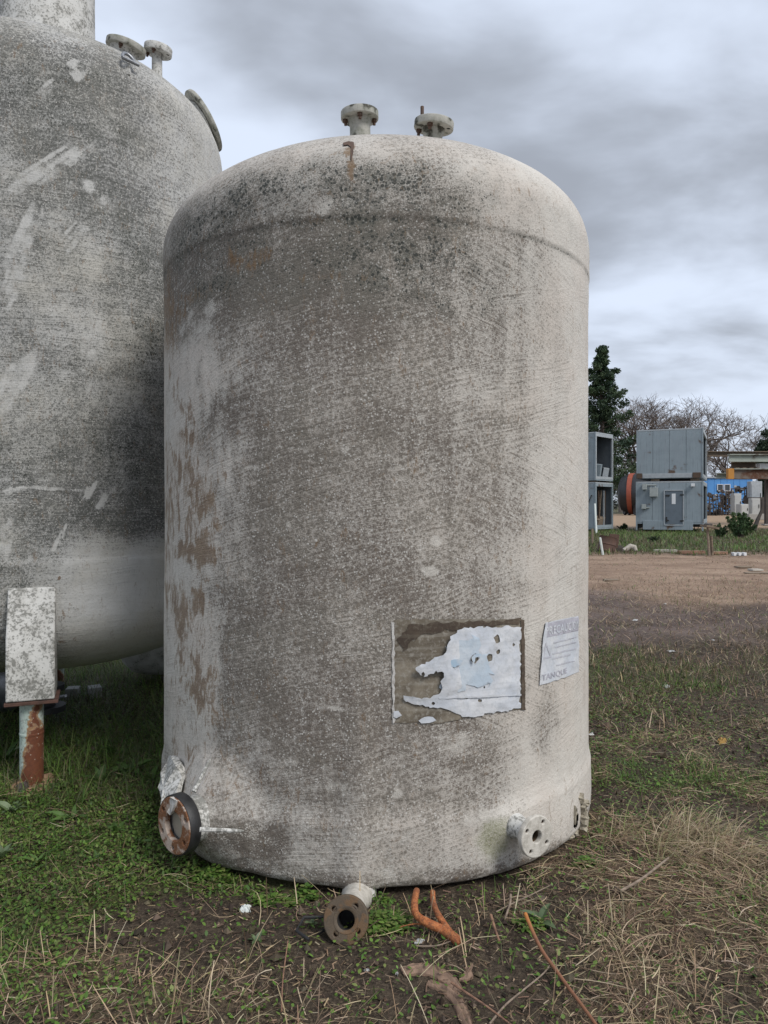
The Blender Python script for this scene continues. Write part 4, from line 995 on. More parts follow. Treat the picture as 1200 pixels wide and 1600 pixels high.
n = len(x); parts.append(blades(x, y, uni(n, 0, 6.28), uni(n, .05, .2), uni(n, .004, .009), uni(n, 0, .5), uni(n, -.2, .7), pal(n, STRAWS + BROWNS), (1, .9, .4)))
x, y = scatter(80000, 1, 16, 9, 26, lambda x, y: np.where(x < .60 * y + 1.5, .10 + .8 * np.clip(cover(x, y)[0], 0, 1), 0) * ss(9, 16, y))
n = len(x); parts.append(blades(x, y, uni(n, 0, 6.28), uni(n, .03, .13), uni(n, .008, .022), uni(n, .0, .5), uni(n, 0, .8), np.where((RNG.random(n) < .14)[:, None], pal(n, DULL + GREENS), pal(n, [(.32, .235, .155), (.22, .145, .095), (.40, .31, .21), (.14, .09, .06)])), (1, .8, .2)))
# taller weeds in front of the cabins
x, y = scatter(90000, 4, 32, 24, 50, lambda x, y: np.where((x < .60 * y + 2) & (x > .2 * y), .25 + 1.0 * (fbm(x * .6, y * .4, 241) - .2), 0) * (1 - cover(x, y)[5] * .9) * np.where((x > 15) & (x < 20) & (y > 44), .35, 1))
n = len(x); print('far', n)
fd = fbm(x * .45, y * .35, 245)
parts.append(blades(x, y, uni(n, 0, 6.28), uni(n, .06, .34) * (.3 + 1.0 * fd), uni(n, .014, .035), uni(n, .2, 1.4), uni(n, .1, 1.2), np.where((fd + RNG.normal(0, .16, n) > .50)[:, None], pal(n, [(.10, .17, .045), (.13, .20, .055), (.075, .125, .04), (.16, .19, .07)]), pal(n, [(.12, .115, .06), (.20, .16, .10), (.07, .075, .04), (.14, .10, .07)])), (.7, 1, .15)))
merge('field_grass', parts, M_green, 'thin grass and weeds over the middle and far yard')
# rank grass under the left tank
parts = []
x, y = scatter(26000, -4.2, -.85, 3.9, 8.0, lambda x, y: .25 + .6 * np.clip(cover(x, y)[0], 0, 1))
n = len(x); parts.append(blades(x, y, uni(n, 0, 6.28), uni(n, .06, .22), uni(n, .003, .007), uni(n, .5, 1.4), uni(n, .3, 1.5), pal(n, GREENS + DULL)))
merge('rank_grass', parts, M_green, 'rank grass growing in the shade under the left tank')
# ---------------------------------------------------------------- weeds one can point to
def leafmat(name, a_, b_):
    m, t = material(name); p = opos(t); n_ = t.noise(p, 40, 3)
    oi = t.new('ShaderNodeObjectInfo').outputs['Random']
    c = t.mix(n_, a_, b_); c = t.mix(1.0, c, t.mix(oi, (.7, .7, .7), (1.25, 1.2, 1.1)), 'MULTIPLY')
    tr = t.new('ShaderNodeBsdfTranslucent', {'Color': c}); mxs = t.new('ShaderNodeMixShader', {0: .25})
    setp(t, col=c, rough=.5); t.l.new(t.bs.outputs[0], mxs.inputs[1]); t.l.new(tr.outputs[0], mxs.inputs[2])
    o = [q for q in t.n if q.type == 'OUTPUT_MATERIAL'][0]; t.l.new(mxs.outputs[0], o.inputs[0]); return m
M_leaf = leafmat('weed_leaf', (.055, .115, .025), (.09, .165, .04)); M_leafg = leafmat('grey_green_leaf', (.10, .15, .075), (.14, .20, .10))
def leaf_mesh(L, W, wav, sd_, mat):
    """a long toothed leaf, arching, with a folded midrib"""
    r_ = random.Random(sd_); vs_ = []; n_ = 9
    for k in range(n_):
        t_ = k / (n_ - 1); w_ = W / 2 * (math.sin(math.pi * min(1, .06 + t_ ** .8 * .98)) ** .7) * (1 + wav * (k % 2) * r_.uniform(-.5, .2))
        z_ = L * (.42 * t_ - .34 * t_ ** 2.2) + .0; x_ = L * t_
        vs_ += [(x_, -w_, z_ + w_ * .45), (x_, 0, z_), (x_, w_, z_ + w_ * .45)]
    fs_ = []
    for k in range(n_ - 1):
        for j in range(2): fs_.append((3 * k + j, 3 * k + j + 1, 3 * k + 4 + j, 3 * k + 3 + j))
    return MB().poly(vs_, fs_).mesh('leaf', mat, False)
LM = [leaf_mesh(.16, .042, .5, 1, M_leaf), leaf_mesh(.13, .05, .2, 2, M_leaf), leaf_mesh(.11, .034, .6, 3, M_leaf)]
LG = [leaf_mesh(.13, .055, .1, 4, M_leafg), leaf_mesh(.10, .04, .1, 5, M_leafg)]
def rosette(px, py, sc, nl, label, meshes, seed, tilt=.25):
    r_ = random.Random(seed); g = G(px, py); g.z = float(gz(np.array([g.x]), np.array([g.y]))[0]) + .004
    t_ = thing('weed_plant', label, 'weed', g, (0, 0, r_.random() * 6), 'leafy weeds in the grass')
    for k in range(nl):
        q = sc * r_.uniform(.65, 1.15)
        link('leaf', meshes[k % len(meshes)], t_, (0, 0, 0), (r_.uniform(-.3, .3), -r_.uniform(0, .75) - tilt * 0, 2 * math.pi * k / nl + r_.uniform(-.3, .3)), (q, q, q))
for q, a_ in enumerate((
    (112, 1280, .85, 7, 'broad-leaved weed in the grass midway between the rusty pipe leg and the rusty black-rimmed flange', LM),
    (158, 1222, 1.0, 8, 'tall-leaved weed just right of the rusty pipe leg', LM),
    (100, 1232, .9, 7, 'low leafy weed close against the right foot of the rusty pipe leg', LM),
    (205, 1208, 1.1, 9, 'dense leafy weed in the shade before the left tank, near the front tank', LM),
    (238, 1216, .8, 7, 'leafy weed touching the left edge of the front tank', LM),
    (18, 1270, .8, 7, 'pale-leaved weed at the left picture edge below the pipe leg', LG),
    (4, 1340, .9, 6, 'grey-green weed cut by the left picture edge', LG),
    (182, 1300, .6, 7, 'small bright weed left of the rusty black-rimmed flange', LM),
    (215, 1318, .55, 6, 'small bright weed below left of the rusty black-rimmed flange', LM),
    (60, 1345, .7, 6, 'weed spread flat in the lower left grass', LM),
    (150, 1348, .5, 6, 'small upright weed in the straw at lower left', LM),
    (10, 1190, 1.2, 8, 'rank leafy weed behind the rusty pipe leg at the left edge', LM),
    (180, 1180, 1.1, 8, 'dark leafy weed deep in the shade under the left tank', LM),
    (488, 1448, .35, 6, 'tiny weed on the bare soil left of the brown front flange', LG),
    (400, 1475, .3, 6, 'tiny weed on the bare soil at bottom centre left', LG),
    (845, 1437, .6, 5, 'seedling with pale leaves beside the orange-tipped cane', LG))):
    rosette(a_[0], a_[1], a_[2], a_[3], a_[4], a_[5], 40 + q)
# clover clumps at the foot of the tank: each a plant of many small leaflets
def clump(px, py, rx, ry, h, n_, label, seed):
    r_ = np.random.default_rng(seed); g = G(px, py)
    rx = rx / FPX * g.y; ry = rx * ry
    a_ = r_.uniform(0, 6.28, n_); q = np.sqrt(r_.random(n_))
    x = g.x + rx * q * np.cos(a_); y = g.y + ry * q * np.sin(a_)
    k = np.hypot(x - T1.cx, y - T1.cy) > R1 + .03; x, y = x[k], y[k]; q = q[k]; n_ = len(x)
    z = gz(x, y) + h * (1 - .7 * q) * r_.uniform(.25, 1, n_)
    c = np.array(GREENS)[r_.integers(0, 4, n_)] * r_.uniform(.7, 1.3, (n_, 1))
    V1 = blades(x, y, r_.uniform(0, 6.28, n_), r_.uniform(.012, .026, n_), r_.uniform(.011, .02, n_), r_.uniform(-.3, .5, n_), r_.uniform(0, .6, n_), c, (.35, 1, .95, .3), z)
    m2 = n_ // 4
    V2 = blades(x[:m2], y[:m2], r_.uniform(0, 6.28, m2), z[:m2] - gz(x[:m2], y[:m2]), np.full(m2, .002), np.full(m2, 1.4), np.zeros(m2), c[:m2] * .8, (1, 1))
    V = np.concatenate([V1[0], V2[0]]); V = V - np.array([g.x, g.y, 0])
    o = link('clover_clump', npmesh('clover_clump', V, np.concatenate([V1[1], V2[1] + len(V1[0])]), M_green, False, {'col': np.concatenate([V1[2], V2[2]])}), None, (g.x, g.y, 0))
    tag(o, label, 'clover', 'clover clumps along the foot of the front tank'); o['kind'] = 'thing'
for q, a_ in enumerate((
    (338, 1362, 38, .6, .075, 420, 'lush clover clump under the rusty black-rimmed flange'),
    (478, 1392, 22, .6, .075, 160, 'small clover sprig against the tank foot, left of the white outlet pipe'),
    (600, 1440, 42, .9, .05, 420, 'spreading clover clump right of the brown front flange'),
    (595, 1395, 18, .7, .07, 130, 'clover sprig against the tank foot, right of the white outlet pipe'),
    (430, 1400, 40, .6, .04, 200, 'thin clover along the tank foot, between the rusty and the brown flange'),
    (915, 1345, 22, .7, .05, 150, 'green tuft under the broken right edge of the front tank'),
    (830, 1440, 26, .7, .035, 110, 'green sprig beside the tip of the orange cane'))):
    clump(*a_, seed=60 + q)

# ---------------------------------------------------------------- loose things on the near ground
def wood(name, a_, b_, sc=(8, 60, 60), rand=0):
    m, t = material(name); p = opos(t); n_ = t.noise(t.mapping(p, sc=sc), 1, 4, .6); n2 = t.noise(p, 25, 3)
    c = t.mix(t.step(n_, .35, .65), a_, b_); c = t.mix(t.mul(t.step(n2, .5, .7), .4), c, tuple(v * .6 for v in a_))
    setp(t, col=c, rough=.85); bump(t, n_, .7, .003); return m
def path(pts, z, dy=None):
    out = []
    for i_, (px, py) in enumerate(pts):
        g = G(px, py); zz = z[i_] if hasattr(z, '__len__') else z
        g = P(px, py, g.y * (1 - zz / CAM_H)); out.append(g)         # lifted to height zz on the same sight line
    return out
def smooth_path(pts, n_=5):
    out = []
    for i_ in range(len(pts) - 1):
        p0 = pts[max(i_ - 1, 0)]; p1, p2 = pts[i_], pts[i_ + 1]; p3 = pts[min(i_ + 2, len(pts) - 1)]
        for k in range(n_):
            t_ = k / n_
            out.append(.5 * ((2 * p1) + (p2 - p0) * t_ + (2 * p0 - 5 * p1 + 4 * p2 - p3) * t_ ** 2 + (3 * p1 - p0 - 3 * p2 + p3) * t_ ** 3))
    return out + [pts[-1]]
def orange_root_mat():
    m, t = material('orange_root'); p = opos(t); n_ = t.noise(p, 55, 4, .6); n2 = t.noise(p, 12, 3)
    c = t.mix(t.step(n_, .3, .7), (.30, .085, .025), (.46, .17, .06)); c = t.mix(t.mul(t.step(n2, .45, .7), .5), c, (.15, .06, .03)); c = t.mix(t.mul(t.step(t.noise(p, 140, 2), .5, .62), .6), c, (.10, .045, .025))
    setp(t, col=c, rough=.85); bump(t, n_, 1, .006); return m
M_oroot = orange_root_mat()
rt = thing('exposed_root', 'thick forked orange root curling out from under the front tank', 'root', G(690, 1465))
o0 = G(690, 1465)
def rel(pts): return [p - o0 for p in pts]
MB().tube(rel(smooth_path(path([(651, 1392), (648, 1408), (650, 1428), (668, 1442), (690, 1452), (708, 1464), (719, 1474)], [.05, .06, .05, .045, .035, .028, .014]))), [.013] * 6 + [.014] * 8 + [.016] * 8 + [.018] * 6 + [.017, .015, .009], 12).obj('root_branch', M_oroot, rt, smooth=True)
MB().tube(rel(smooth_path(path([(676, 1394), (677, 1410), (685, 1430), (697, 1448), (706, 1460)], [.05, .05, .045, .035, .028]))), [.011] * 8 + [.0125] * 9, 12).obj('root_branch', M_oroot, rt, smooth=True)
MB().tube(rel(smooth_path(path([(622, 1449), (645, 1444), (664, 1444)], [.012, .02, .035]))), [.002, .0025, .003] * 3 + [.003, .003], 6).obj('rootlet', M_oroot, rt, smooth=True)
def cane_mat():
    m, t = material('orange_cane'); p = opos(t); n_ = t.noise(p, 30, 4); s_ = t.new('ShaderNodeSeparateXYZ', {0: p})
    c = t.mix(t.step(s_.outputs[1], -.05, -.22), (.50, .19, .04), (.24, .105, .055)); c = t.mix(t.mul(t.step(n_, .45, .7), .5), c, (.13, .06, .035))
    setp(t, col=c, rough=.55); bump(t, n_, .4, .002); return m
M_cane = cane_mat(); o0 = G(822, 1430)
cn = path([(821, 1428), (832, 1455), (848, 1487), (868, 1515), (892, 1548), (916, 1580), (945, 1620)], [.05, .035, .025, .02, .018, .016, .012])
tag(MB().tube(rel(smooth_path(cn)), [.0075 - .00008 * k for k in range(31)], 10).obj('cane', M_cane, None, o0, smooth=True), 'long cane lying at bottom right, orange at its tip and browner lower down', 'cane')
M_stick = wood('brown_twig', (.17, .09, .06), (.28, .16, .10)); M_grst = wood('grey_twig', (.16, .12, .09), (.27, .21, .16))
def stick(pts, z, r_, label, mat, n_=4):
    o_ = G(*pts[0]); pp = [p - o_ for p in smooth_path(path(pts, z), n_)]
    tag(MB().tube(pp, [r_ * (1 - .4 * k / len(pp)) for k in range(len(pp))], 7).obj('twig', mat, None, o_, smooth=True), label, 'twig', 'twigs on the near ground')
stick([(767, 1430), (773, 1450), (780, 1470)], [.03, .02, .012], .006, 'short straight reddish twig on the dark soil left of the orange cane', M_stick)
stick([(798, 1398), (797, 1412), (793, 1424), (789, 1436)], [.03, .025, .02, .01], .005, 'short crooked grey twig above the orange cane tip', M_grst)
stick([(705, 1535), (730, 1552), (760, 1572), (800, 1602)], [.03, .03, .022, .012], .0042, 'long thin tan twig crossing the bark at the bottom', M_stick)
stick([(765, 1600), (790, 1570), (820, 1545), (850, 1520), (864, 1500)], [.01, .014, .012, .02, .012], .0035, 'long thin grey twig running up to the orange cane', M_grst)
stick([(648, 1478), (680, 1478), (706, 1470)], [.012, .014, .02], .003, 'thin grey twig below the orange root', M_grst)
stick([(970, 1392), (1000, 1375), (1030, 1352), (1045, 1340)], [.03, .05, .05, .03], .006, 'grey branch in the tall straw right of the tank', M_grst)
stick([(775, 1425), (800, 1412), (830, 1398), (862, 1382)], [.012, .02, .02, .012], .003, 'thin pale twig lying below the right white nozzle', M_grst)
stick([(440, 1580), (442, 1530), (450, 1470)], [.012, .03, .06], .0028, 'thin upright dead stalk at bottom centre left', M_stick)
# bark pieces
M_bark = wood('dead_bark', (.15, .098, .07), (.25, .165, .115), (40, 12, 40))
def slab(name, pts, th_, label, cat, mat, z=.004, bulge=.012, seed=1, group=None):
    r_ = random.Random(seed); o_ = G(*pts[0]); top = []
    P0 = [G(*p) for p in pts]; cx_ = sum((p.x for p in P0)) / len(P0); cy_ = sum((p.y for p in P0)) / len(P0)
    fine_ = []
    for i_ in range(len(P0)):
        for k in range(3):
            q = P0[i_].lerp(P0[(i_ + 1) % len(P0)], k / 3); fine_.append(Vector((q.x + r_.uniform(-.004, .004), q.y + r_.uniform(-.004, .004), 0)))
    zz = lambda p: float(gz(np.array([p.x]), np.array([p.y]))[0])
    m_ = MB(); n_ = len(fine_); rings = []
    for s_, h in ((1, 0), (1.0, th_), (.75, th_ + bulge), (.4, th_ + bulge * 1.5)):
        rings.append([Vector((cx_ + (p.x - cx_) * s_, cy_ + (p.y - cy_) * s_, 0)) for p in fine_])
        for p in rings[-1]: p.z = zz(p) + z + h * (.6 + .8 * r_.random())
    vs_ = [v - o_ for rr_ in rings for v in rr_]; fs_ = []
    for k in range(3):
        for q in range(n_): fs_.append((k * n_ + q, k * n_ + (q + 1) % n_, (k + 1) * n_ + (q + 1) % n_, (k + 1) * n_ + q))
    fs_.append(tuple(range(3 * n_, 4 * n_)))
    return tag(m_.poly(vs_, fs_).obj(name, mat, None, o_), label, cat, group)
def bark(pts, wid, label, seed):
    o_ = G(*pts[0]); pp = smooth_path([G(*p) for p in pts], 6); r_ = random.Random(seed); m_ = MB(); n_ = 11; vs_ = []
    for i_, p in enumerate(pp):
        t_ = (pp[min(i_ + 1, len(pp) - 1)] - pp[max(i_ - 1, 0)]).normalized(); sd = Vector((-t_.y, t_.x, 0)); q = i_ / (len(pp) - 1)
        w_ = wid * (.55 + .45 * math.sin(math.pi * (.12 + .8 * q))) * r_.uniform(.95, 1.05)
        for k in range(n_):
            a_ = math.pi * k / (n_ - 1); vs_.append(p - o_ + sd * (math.cos(a_) * w_ / 2 + r_.uniform(-.002, .002)) + Vector((0, 0, float(gz(np.array([p.x]), np.array([p.y]))[0]) + .002 + math.sin(a_) ** .7 * w_ * .20 * r_.uniform(.85, 1.1) + .003 * math.sin(7 * a_))))
    fs_ = [(i_ * n_ + k, i_ * n_ + k + 1, (i_ + 1) * n_ + k + 1, (i_ + 1) * n_ + k) for i_ in range(len(pp) - 1) for k in range(n_ - 1)] + [tuple(range(n_)), tuple((len(pp) - 1) * n_ + k for k in range(n_ - 1, -1, -1))]
    tag(m_.poly(vs_, fs_).obj('bark_strip', M_bark, None, o_, smooth=True), label, 'bark', 'pieces of bark at the bottom')
bark([(628, 1519), (652, 1514), (676, 1516), (700, 1526), (716, 1545)], .062, 'broad greyish strip of bark on the soil, bottom centre', 1)
bark([(668, 1533), (692, 1540), (712, 1556), (724, 1578), (734, 1608)], .046, 'long brown strip of bark running out at the bottom edge', 2)
slab('bark_strip', [(718, 1528), (728, 1512), (738, 1505), (736, 1518), (740, 1522), (726, 1530)], .008, 'small pointed chip of bark near the bottom centre', 'bark', M_bark, bulge=.004, seed=3, group='pieces of bark at the bottom')
M_rag = worn('brown_cardboard', (.27, .175, .12), (.18, .115, .08), scale=20, rough=.9, bumpd=.004)
slab('cardboard_scrap', [(1112, 1310), (1128, 1306), (1148, 1314), (1152, 1324), (1136, 1328), (1122, 1322)], .008, 'larger flat brown scrap lying in the straw at right', 'scrap', M_rag, seed=4, group='flat brown scraps')
slab('cardboard_scrap', [(1153, 1320), (1164, 1315), (1174, 1326), (1166, 1331), (1155, 1328)], .008, 'smaller flat brown scrap beside the larger one in the straw', 'scrap', M_rag, seed=5, group='flat brown scraps')
M_plast = worn('white_plastic', (.62, .66, .63), (.45, .48, .46), scale=20, rough=.45, amt=.4)
M_paperw = worn('white_litter', (.45, .45, .44), (.42, .42, .41), scale=20, rough=.7, amt=.4)
slab('plastic_scrap', [(373, 1419), (381, 1413), (392, 1413), (391, 1421), (380, 1423)], .004, 'crumpled greenish-white plastic scrap on the soil before the tank', 'litter', M_plast, bulge=.006, seed=6)
for k, (pts, lab) in enumerate((
    ([(646, 1474), (652, 1467), (664, 1470), (660, 1478), (650, 1478)], 'translucent white scrap just below the orange root'),
    ([(617, 1523), (622, 1520), (623, 1526)], 'tiny white chip left of the bark at bottom centre'),
    ([(567, 1516), (574, 1513), (580, 1518), (574, 1521)], 'small white petal-like chip left of the bark strips'),
    ([(1040, 1018), (1052, 1015), (1058, 1019), (1046, 1021)], 'white paper scrap lying on the dark grass, nearer than the mud'),
    ([(1034, 1071), (1040, 1067), (1050, 1071), (1042, 1075)], 'greyish paper scrap lying in the middle of the dark grass'),
    ([(986, 967), (991, 964), (998, 966), (994, 969)], 'white paper scrap lying on the wet mud'),
    ([(918, 1149), (928, 1145), (929, 1149), (921, 1151)], 'white scrap close to the right edge of the front tank'),
    ([(1111, 1002), (1117, 999), (1116, 1003)], 'tiny white scrap where mud meets grass, right'),
    ([(1036, 943), (1042, 941), (1041, 944)], 'tiny white scrap on the tan dirt'))):
    pc_ = (sum(p[0] for p in pts) / len(pts), sum(p[1] for p in pts) / len(pts)); pts = [(pc_[0] + (x - pc_[0]) * .8, pc_[1] + (y - pc_[1]) * .8) for x, y in pts]
    slab('litter_scrap', pts, .003, lab, 'litter', M_paperw, seed=10 + k, bulge=.003, group='white litter scraps')
M_oleaf = worn('orange_leaf', (.33, .20, .05), (.22, .12, .03), scale=30, rough=.8)
slab('dead_leaf', [(1120, 1158), (1126, 1154), (1136, 1155), (1134, 1160), (1124, 1161)], .006, 'orange-yellow dead leaf in the grass at right', 'leaf', M_oleaf, seed=31)
M_dstone = worn('dark_stone', (.06, .05, .045), (.10, .085, .07), scale=18, rough=.9)
slab('stone', [(24, 1240), (34, 1234), (46, 1234), (44, 1242), (30, 1246)], .03, 'dark stone at the foot of the rusty pipe leg', 'stone', M_dstone, seed=33)
slab('sand_heap', [(8, 1240), (20, 1222), (36, 1216), (70, 1218), (88, 1214), (86, 1228), (70, 1240), (40, 1246), (20, 1247)], .008, 'low heap of orange sand round the foot of the rusty pipe leg', 'sand heap', M_sand, bulge=.02, seed=34)
tag(MB().tube([Vector((.0, 0, 0)), Vector((.05, .035, .012)), Vector((.02, .07, .02)), Vector((-.06, .05, .03)), Vector((-.08, -.02, .02)), Vector((-.03, -.06, .01))], .006, 8).obj('black_hose', M_black, None, G(498, 1462) + Vector((0, 0, .01)), smooth=True), 'loop of thin black hose on the ground left of the brown front flange', 'hose')

# ---------------------------------------------------------------- background: stacked cabins
def streaky(m, amt=.35):
    t = NT(m.node_tree); t.m_ = m; bs = [n_ for n_ in t.n if n_.type == 'BSDF_PRINCIPLED'][0]; lk = bs.inputs['Base Color'].links[0].from_socket
    p = opos(t); st = t.noise(t.mapping(p, sc=(5, 5, .35)), 1, 4, .6); st2 = t.noise(t.mapping(p, sc=(14, 14, .8)), 1, 3, .6)
    c = t.mix(t.mul(t.step(st, .45, .7), amt), lk, (.27, .30, .33)); c = t.mix(t.mul(t.step(st2, .52, .72), amt), c, (.10, .11, .12))
    t.l.new(c, bs.inputs['Base Color'])
M_cab = worn('grey_cabin_paint', (.25, .30, .33), (.19, .225, .25), (.15, .09, .055), scale=1.6, rough=.55, amt=.5, rust_amt=.12, bumpd=.003)
streaky(M_cab)
M_cabd = worn('grey_door_paint', (.12, .15, .18), (.09, .11, .13), scale=3, rough=.55)
M_cabl = worn('pale_trim', (.36, .39, .41), (.24, .26, .28), scale=4, rough=.55)
M_boxp = worn('pale_box_paint', (.34, .37, .36), (.25, .27, .26), scale=8, rough=.5)
M_noticew = worn('white_notice', (.70, .71, .72), (.58, .59, .6), scale=9, rough=.6)
M_oldwood = wood('old_timber', (.12, .09, .065), (.22, .17, .12), (2, 12, 12))
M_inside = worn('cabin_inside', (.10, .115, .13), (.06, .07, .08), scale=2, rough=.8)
def cabin(name, label, loc, rz, w_, d_, h_, panels, open_right, skid=0, group='grey cabins stacked two high'):
    """local frame: front face on y=0 looking to -y, x from 0 to w_, depth to +y"""
    t_ = thing(name, label, 'cabin', loc, (0, 0, rz), group)
    e = .09
    b_ = MB(); b_.box((w_ / 2, d_ / 2, e / 2 + skid), (w_ - .02, d_ - .02, e)); b_.obj('floor', M_cab, t_)
    MB().box((w_ / 2, d_ / 2, h_ - e / 2), (w_, d_, e)).obj('roof', M_cabl, t_, bevel=.02)
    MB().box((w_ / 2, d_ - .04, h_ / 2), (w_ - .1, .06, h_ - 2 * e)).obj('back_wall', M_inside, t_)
    MB().box((.04, d_ / 2, h_ / 2), (.06, d_ - .1, h_ - 2 * e)).obj('end_wall', M_cab, t_)
    pw = (w_ - .02) / panels
    for k in range(panels):
        MB().box((.01 + pw * (k + .5), .03, (h_ + skid) / 2), (pw - .016, .06, h_ - skid - 2 * e - .01)).obj('wall_panel', M_cab, t_, bevel=.008)
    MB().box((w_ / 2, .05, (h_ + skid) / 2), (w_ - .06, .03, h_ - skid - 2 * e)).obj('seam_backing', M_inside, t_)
    for x_ in (.045, w_ - .045):
        MB().box((x_, -.012, h_ / 2), (.09, .022, h_ - .02)).obj('corner_post', M_cab, t_)
    fr_ = MB()
    for y_ in (.06, d_ - .06): fr_.box((w_ - .05, y_, h_ / 2), (.10, .12, h_ - 2 * e))
    fr_.box((w_ - .05, d_ / 2, h_ - e - .08), (.10, d_ - .24, .16)); fr_.box((w_ - .05, d_ / 2, skid + e + .08), (.10, d_ - .24, .16)); fr_.obj('end_frame', M_cabl if not skid else M_cab, t_)
    if not open_right: MB().box((w_ - .08, d_ / 2, h_ / 2), (.05, d_ - .24, h_ - 2 * e)).obj('end_wall', M_cab, t_)
    return t_
YB = 46; kB = YB / FPX
ra = R(-25.5)
pB = P(993.5, 828, YB)
lowB = cabin('site_cabin', 'grey cabin with a door and meter boxes, under another cabin', (pB.x, YB, .06), ra, 97 * kB / math.cos(R(3)), 6, 3.02, 4, True, .42)
W_B = 97 * kB
def onB(px, py, y=-.02): return ((px - 993.5) * kB, y, (828.5 - py) * kB + .0)
def relbox(t_, f, name, px0, px1, py0, py1, mat, th_=.12, y=-.03, bevel=.015, par=None):
    a_, b_ = f(px0, py1), f(px1, py0)
    return MB().box(((a_[0] + b_[0]) / 2, y - th_ / 2, (a_[2] + b_[2]) / 2), (b_[0] - a_[0], th_, b_[2] - a_[2])).obj(name, mat, par or t_, bevel=bevel)
relbox(lowB, onB, 'skirt_board', 1004, 1076, 813, 827, M_cab, .05, .01)
door = relbox(lowB, onB, 'door', 1036.5, 1061.5, 768, 818.5, M_cabd, .04, -.004)
dfm = MB()
for (x0, x1, y0, y1) in ((1034.6, 1036.2, 766, 820), (1061.8, 1063.2, 766, 820), (1036.2, 1061.8, 765.6, 767.2), (1036.2, 1061.8, 819, 820.4)):
    a_, b_ = onB(x0, y1), onB(x1, y0); dfm.box(((a_[0] + b_[0]) / 2, -.04, (a_[2] + b_[2]) / 2), (b_[0] - a_[0], .06, b_[2] - a_[2]))
dfm.obj('door_frame', M_cabl, door)
relbox(lowB, onB, 'notice', 1046, 1051.5, 771.5, 787.5, M_noticew, .01, -.046, .002, door)
relbox(lowB, onB, 'handle', 1037.5, 1039.5, 807, 815, M_dark, .05, -.046, .004, door)
for (x0, x1, y0, y1) in ((1037.5, 1043, 773, 775.5), (1058, 1063, 772.5, 774.5), (1058, 1063, 812, 814), (1037.5, 1042, 811.5, 813.5)):
    relbox(lowB, onB, 'hinge', x0, x1, y0, y1, M_dark, .03, -.046, .003, door)
relbox(lowB, onB, 'meter_box', 1003.5, 1010, 756, 765, M_boxp, .22)
bxm = relbox(lowB, onB, 'meter_box', 1014.5, 1026, 762, 776, M_boxp, .28)
relbox(lowB, onB, 'meter_box', 1002.5, 1009, 787.5, 795, M_boxp, .2)
relbox(lowB, onB, 'lamp_box', 1073.5, 1078.5, 756.5, 761, M_noticew, .2)
cd_ = MB(); q = lambda x, y: Vector(onB(x, y, -.06))
cd_.tube([q(1010, 758), (q(1022, 758)), q(1024, 757.5)], .035, 6); cd_.tube([q(1009, 793), q(1014, 793)], .04, 6); cd_.tube([q(1022, 758), q(1022, 762)], .03, 6); cd_.obj('conduit', M_boxp, lowB)
pU = P(994.5, 748, YB)
upB = cabin('site_cabin', 'blank grey cabin with rusty lower corners, standing on the cabin with the door', (pU.x, YB, 3.26), ra, 96 * kB, 6, 3.02, 4, True)
M_rustc = worn('rusty_corner', (.10, .065, .045), (.055, .035, .025), scale=8, rough=.85)
def onU(px, py, y=-.02): return ((px - 994.5) * kB, y, (748.3 - py) * kB)
for x0, x1 in ((994.5, 1003), (1075.5, 1087)): relbox(upB, onU, 'corner_casting', x0, x1, 739.8, 748, M_rustc, .03, -.026)
relbox(upB, onU, 'bottom_rail', 1003.5, 1075, 740.5, 747.5, M_cabl, .03, -.005)
for k, (x_, lab) in enumerate(((1.0, 'timber packer between the two middle cabins, at their left end'), (3.25, 'timber packer between the two middle cabins, at their right end'))):
    ox = Vector((math.cos(ra) * x_, math.sin(ra) * x_, 0))
    tag(MB().box((0, 0, .085), (.5, .5, .165)).obj('timber_packer', M_oldwood, None, Vector((pU.x, YB, 3.085)) + ox + Vector((.25, .32, 0)), (0, 0, ra), bevel=.01), lab, 'timber', 'timber packers between cabins')
# the pair beside it, half hidden by the tank
rb = R(-41); cA = Vector(((931 - HX) / FPX * 45, 45, 0)); wA = 5.6
offA = Vector((math.cos(rb), math.sin(rb), 0)) * wA
lowA = cabin('site_cabin', 'grey cabin with an open cluttered end, lower one of the pair beside the big tank', (cA.x - offA.x, cA.y - offA.y, .05), rb, wA, 2.5, 2.98, 5, True, .1)
upA = cabin('site_cabin', 'grey cabin with an open end, upper one of the pair beside the big tank', (cA.x - offA.x, cA.y - offA.y, 3.14), rb, wA, 2.5, 2.95, 5, True)
for k in range(3): MB().box((wA - .55 + .12 * k, .5 + .75 * k, .75 - .1 * k), (.35, .5, 1.0 - .2 * k), (.1, .15, .3 * k)).obj('machine_cabinet', [M_boxp, M_cab, M_cabl][k], upA, bevel=.02)
for k in range(6): MB().box((wA - .3 - .1 * (k % 2), .35 + .35 * k, 1.35), (.08, .07, 2.3), (.06 * (k % 3 - 1), .05 * (k % 2), 0)).obj('stud', [M_oldwood, M_cabl, M_rustc][k % 3], lowA)
MB().box((wA - .5, 1.3, .5), (.5, 1.6, .6), (.1, .2, .2)).obj('clutter_board', M_oldwood, lowA)
for k, (z0, x_) in enumerate(((1.3, 4.6), (2.2, 4.9))): MB().box((x_, -.1, z0), (.45, .18, .62)).obj('meter_box', M_boxp, upA, bevel=.02)
cd_ = MB(); cd_.tube(smooth_path([Vector((wA - .25, -.05, 2.2)), Vector((wA - .6, -.08, 1.5)), Vector((wA - 1.1, -.06, 1.2)), Vector((wA - 1.2, -.05, .4))]), .03, 6); cd_.obj('hanging_cable', M_dark, lowA)
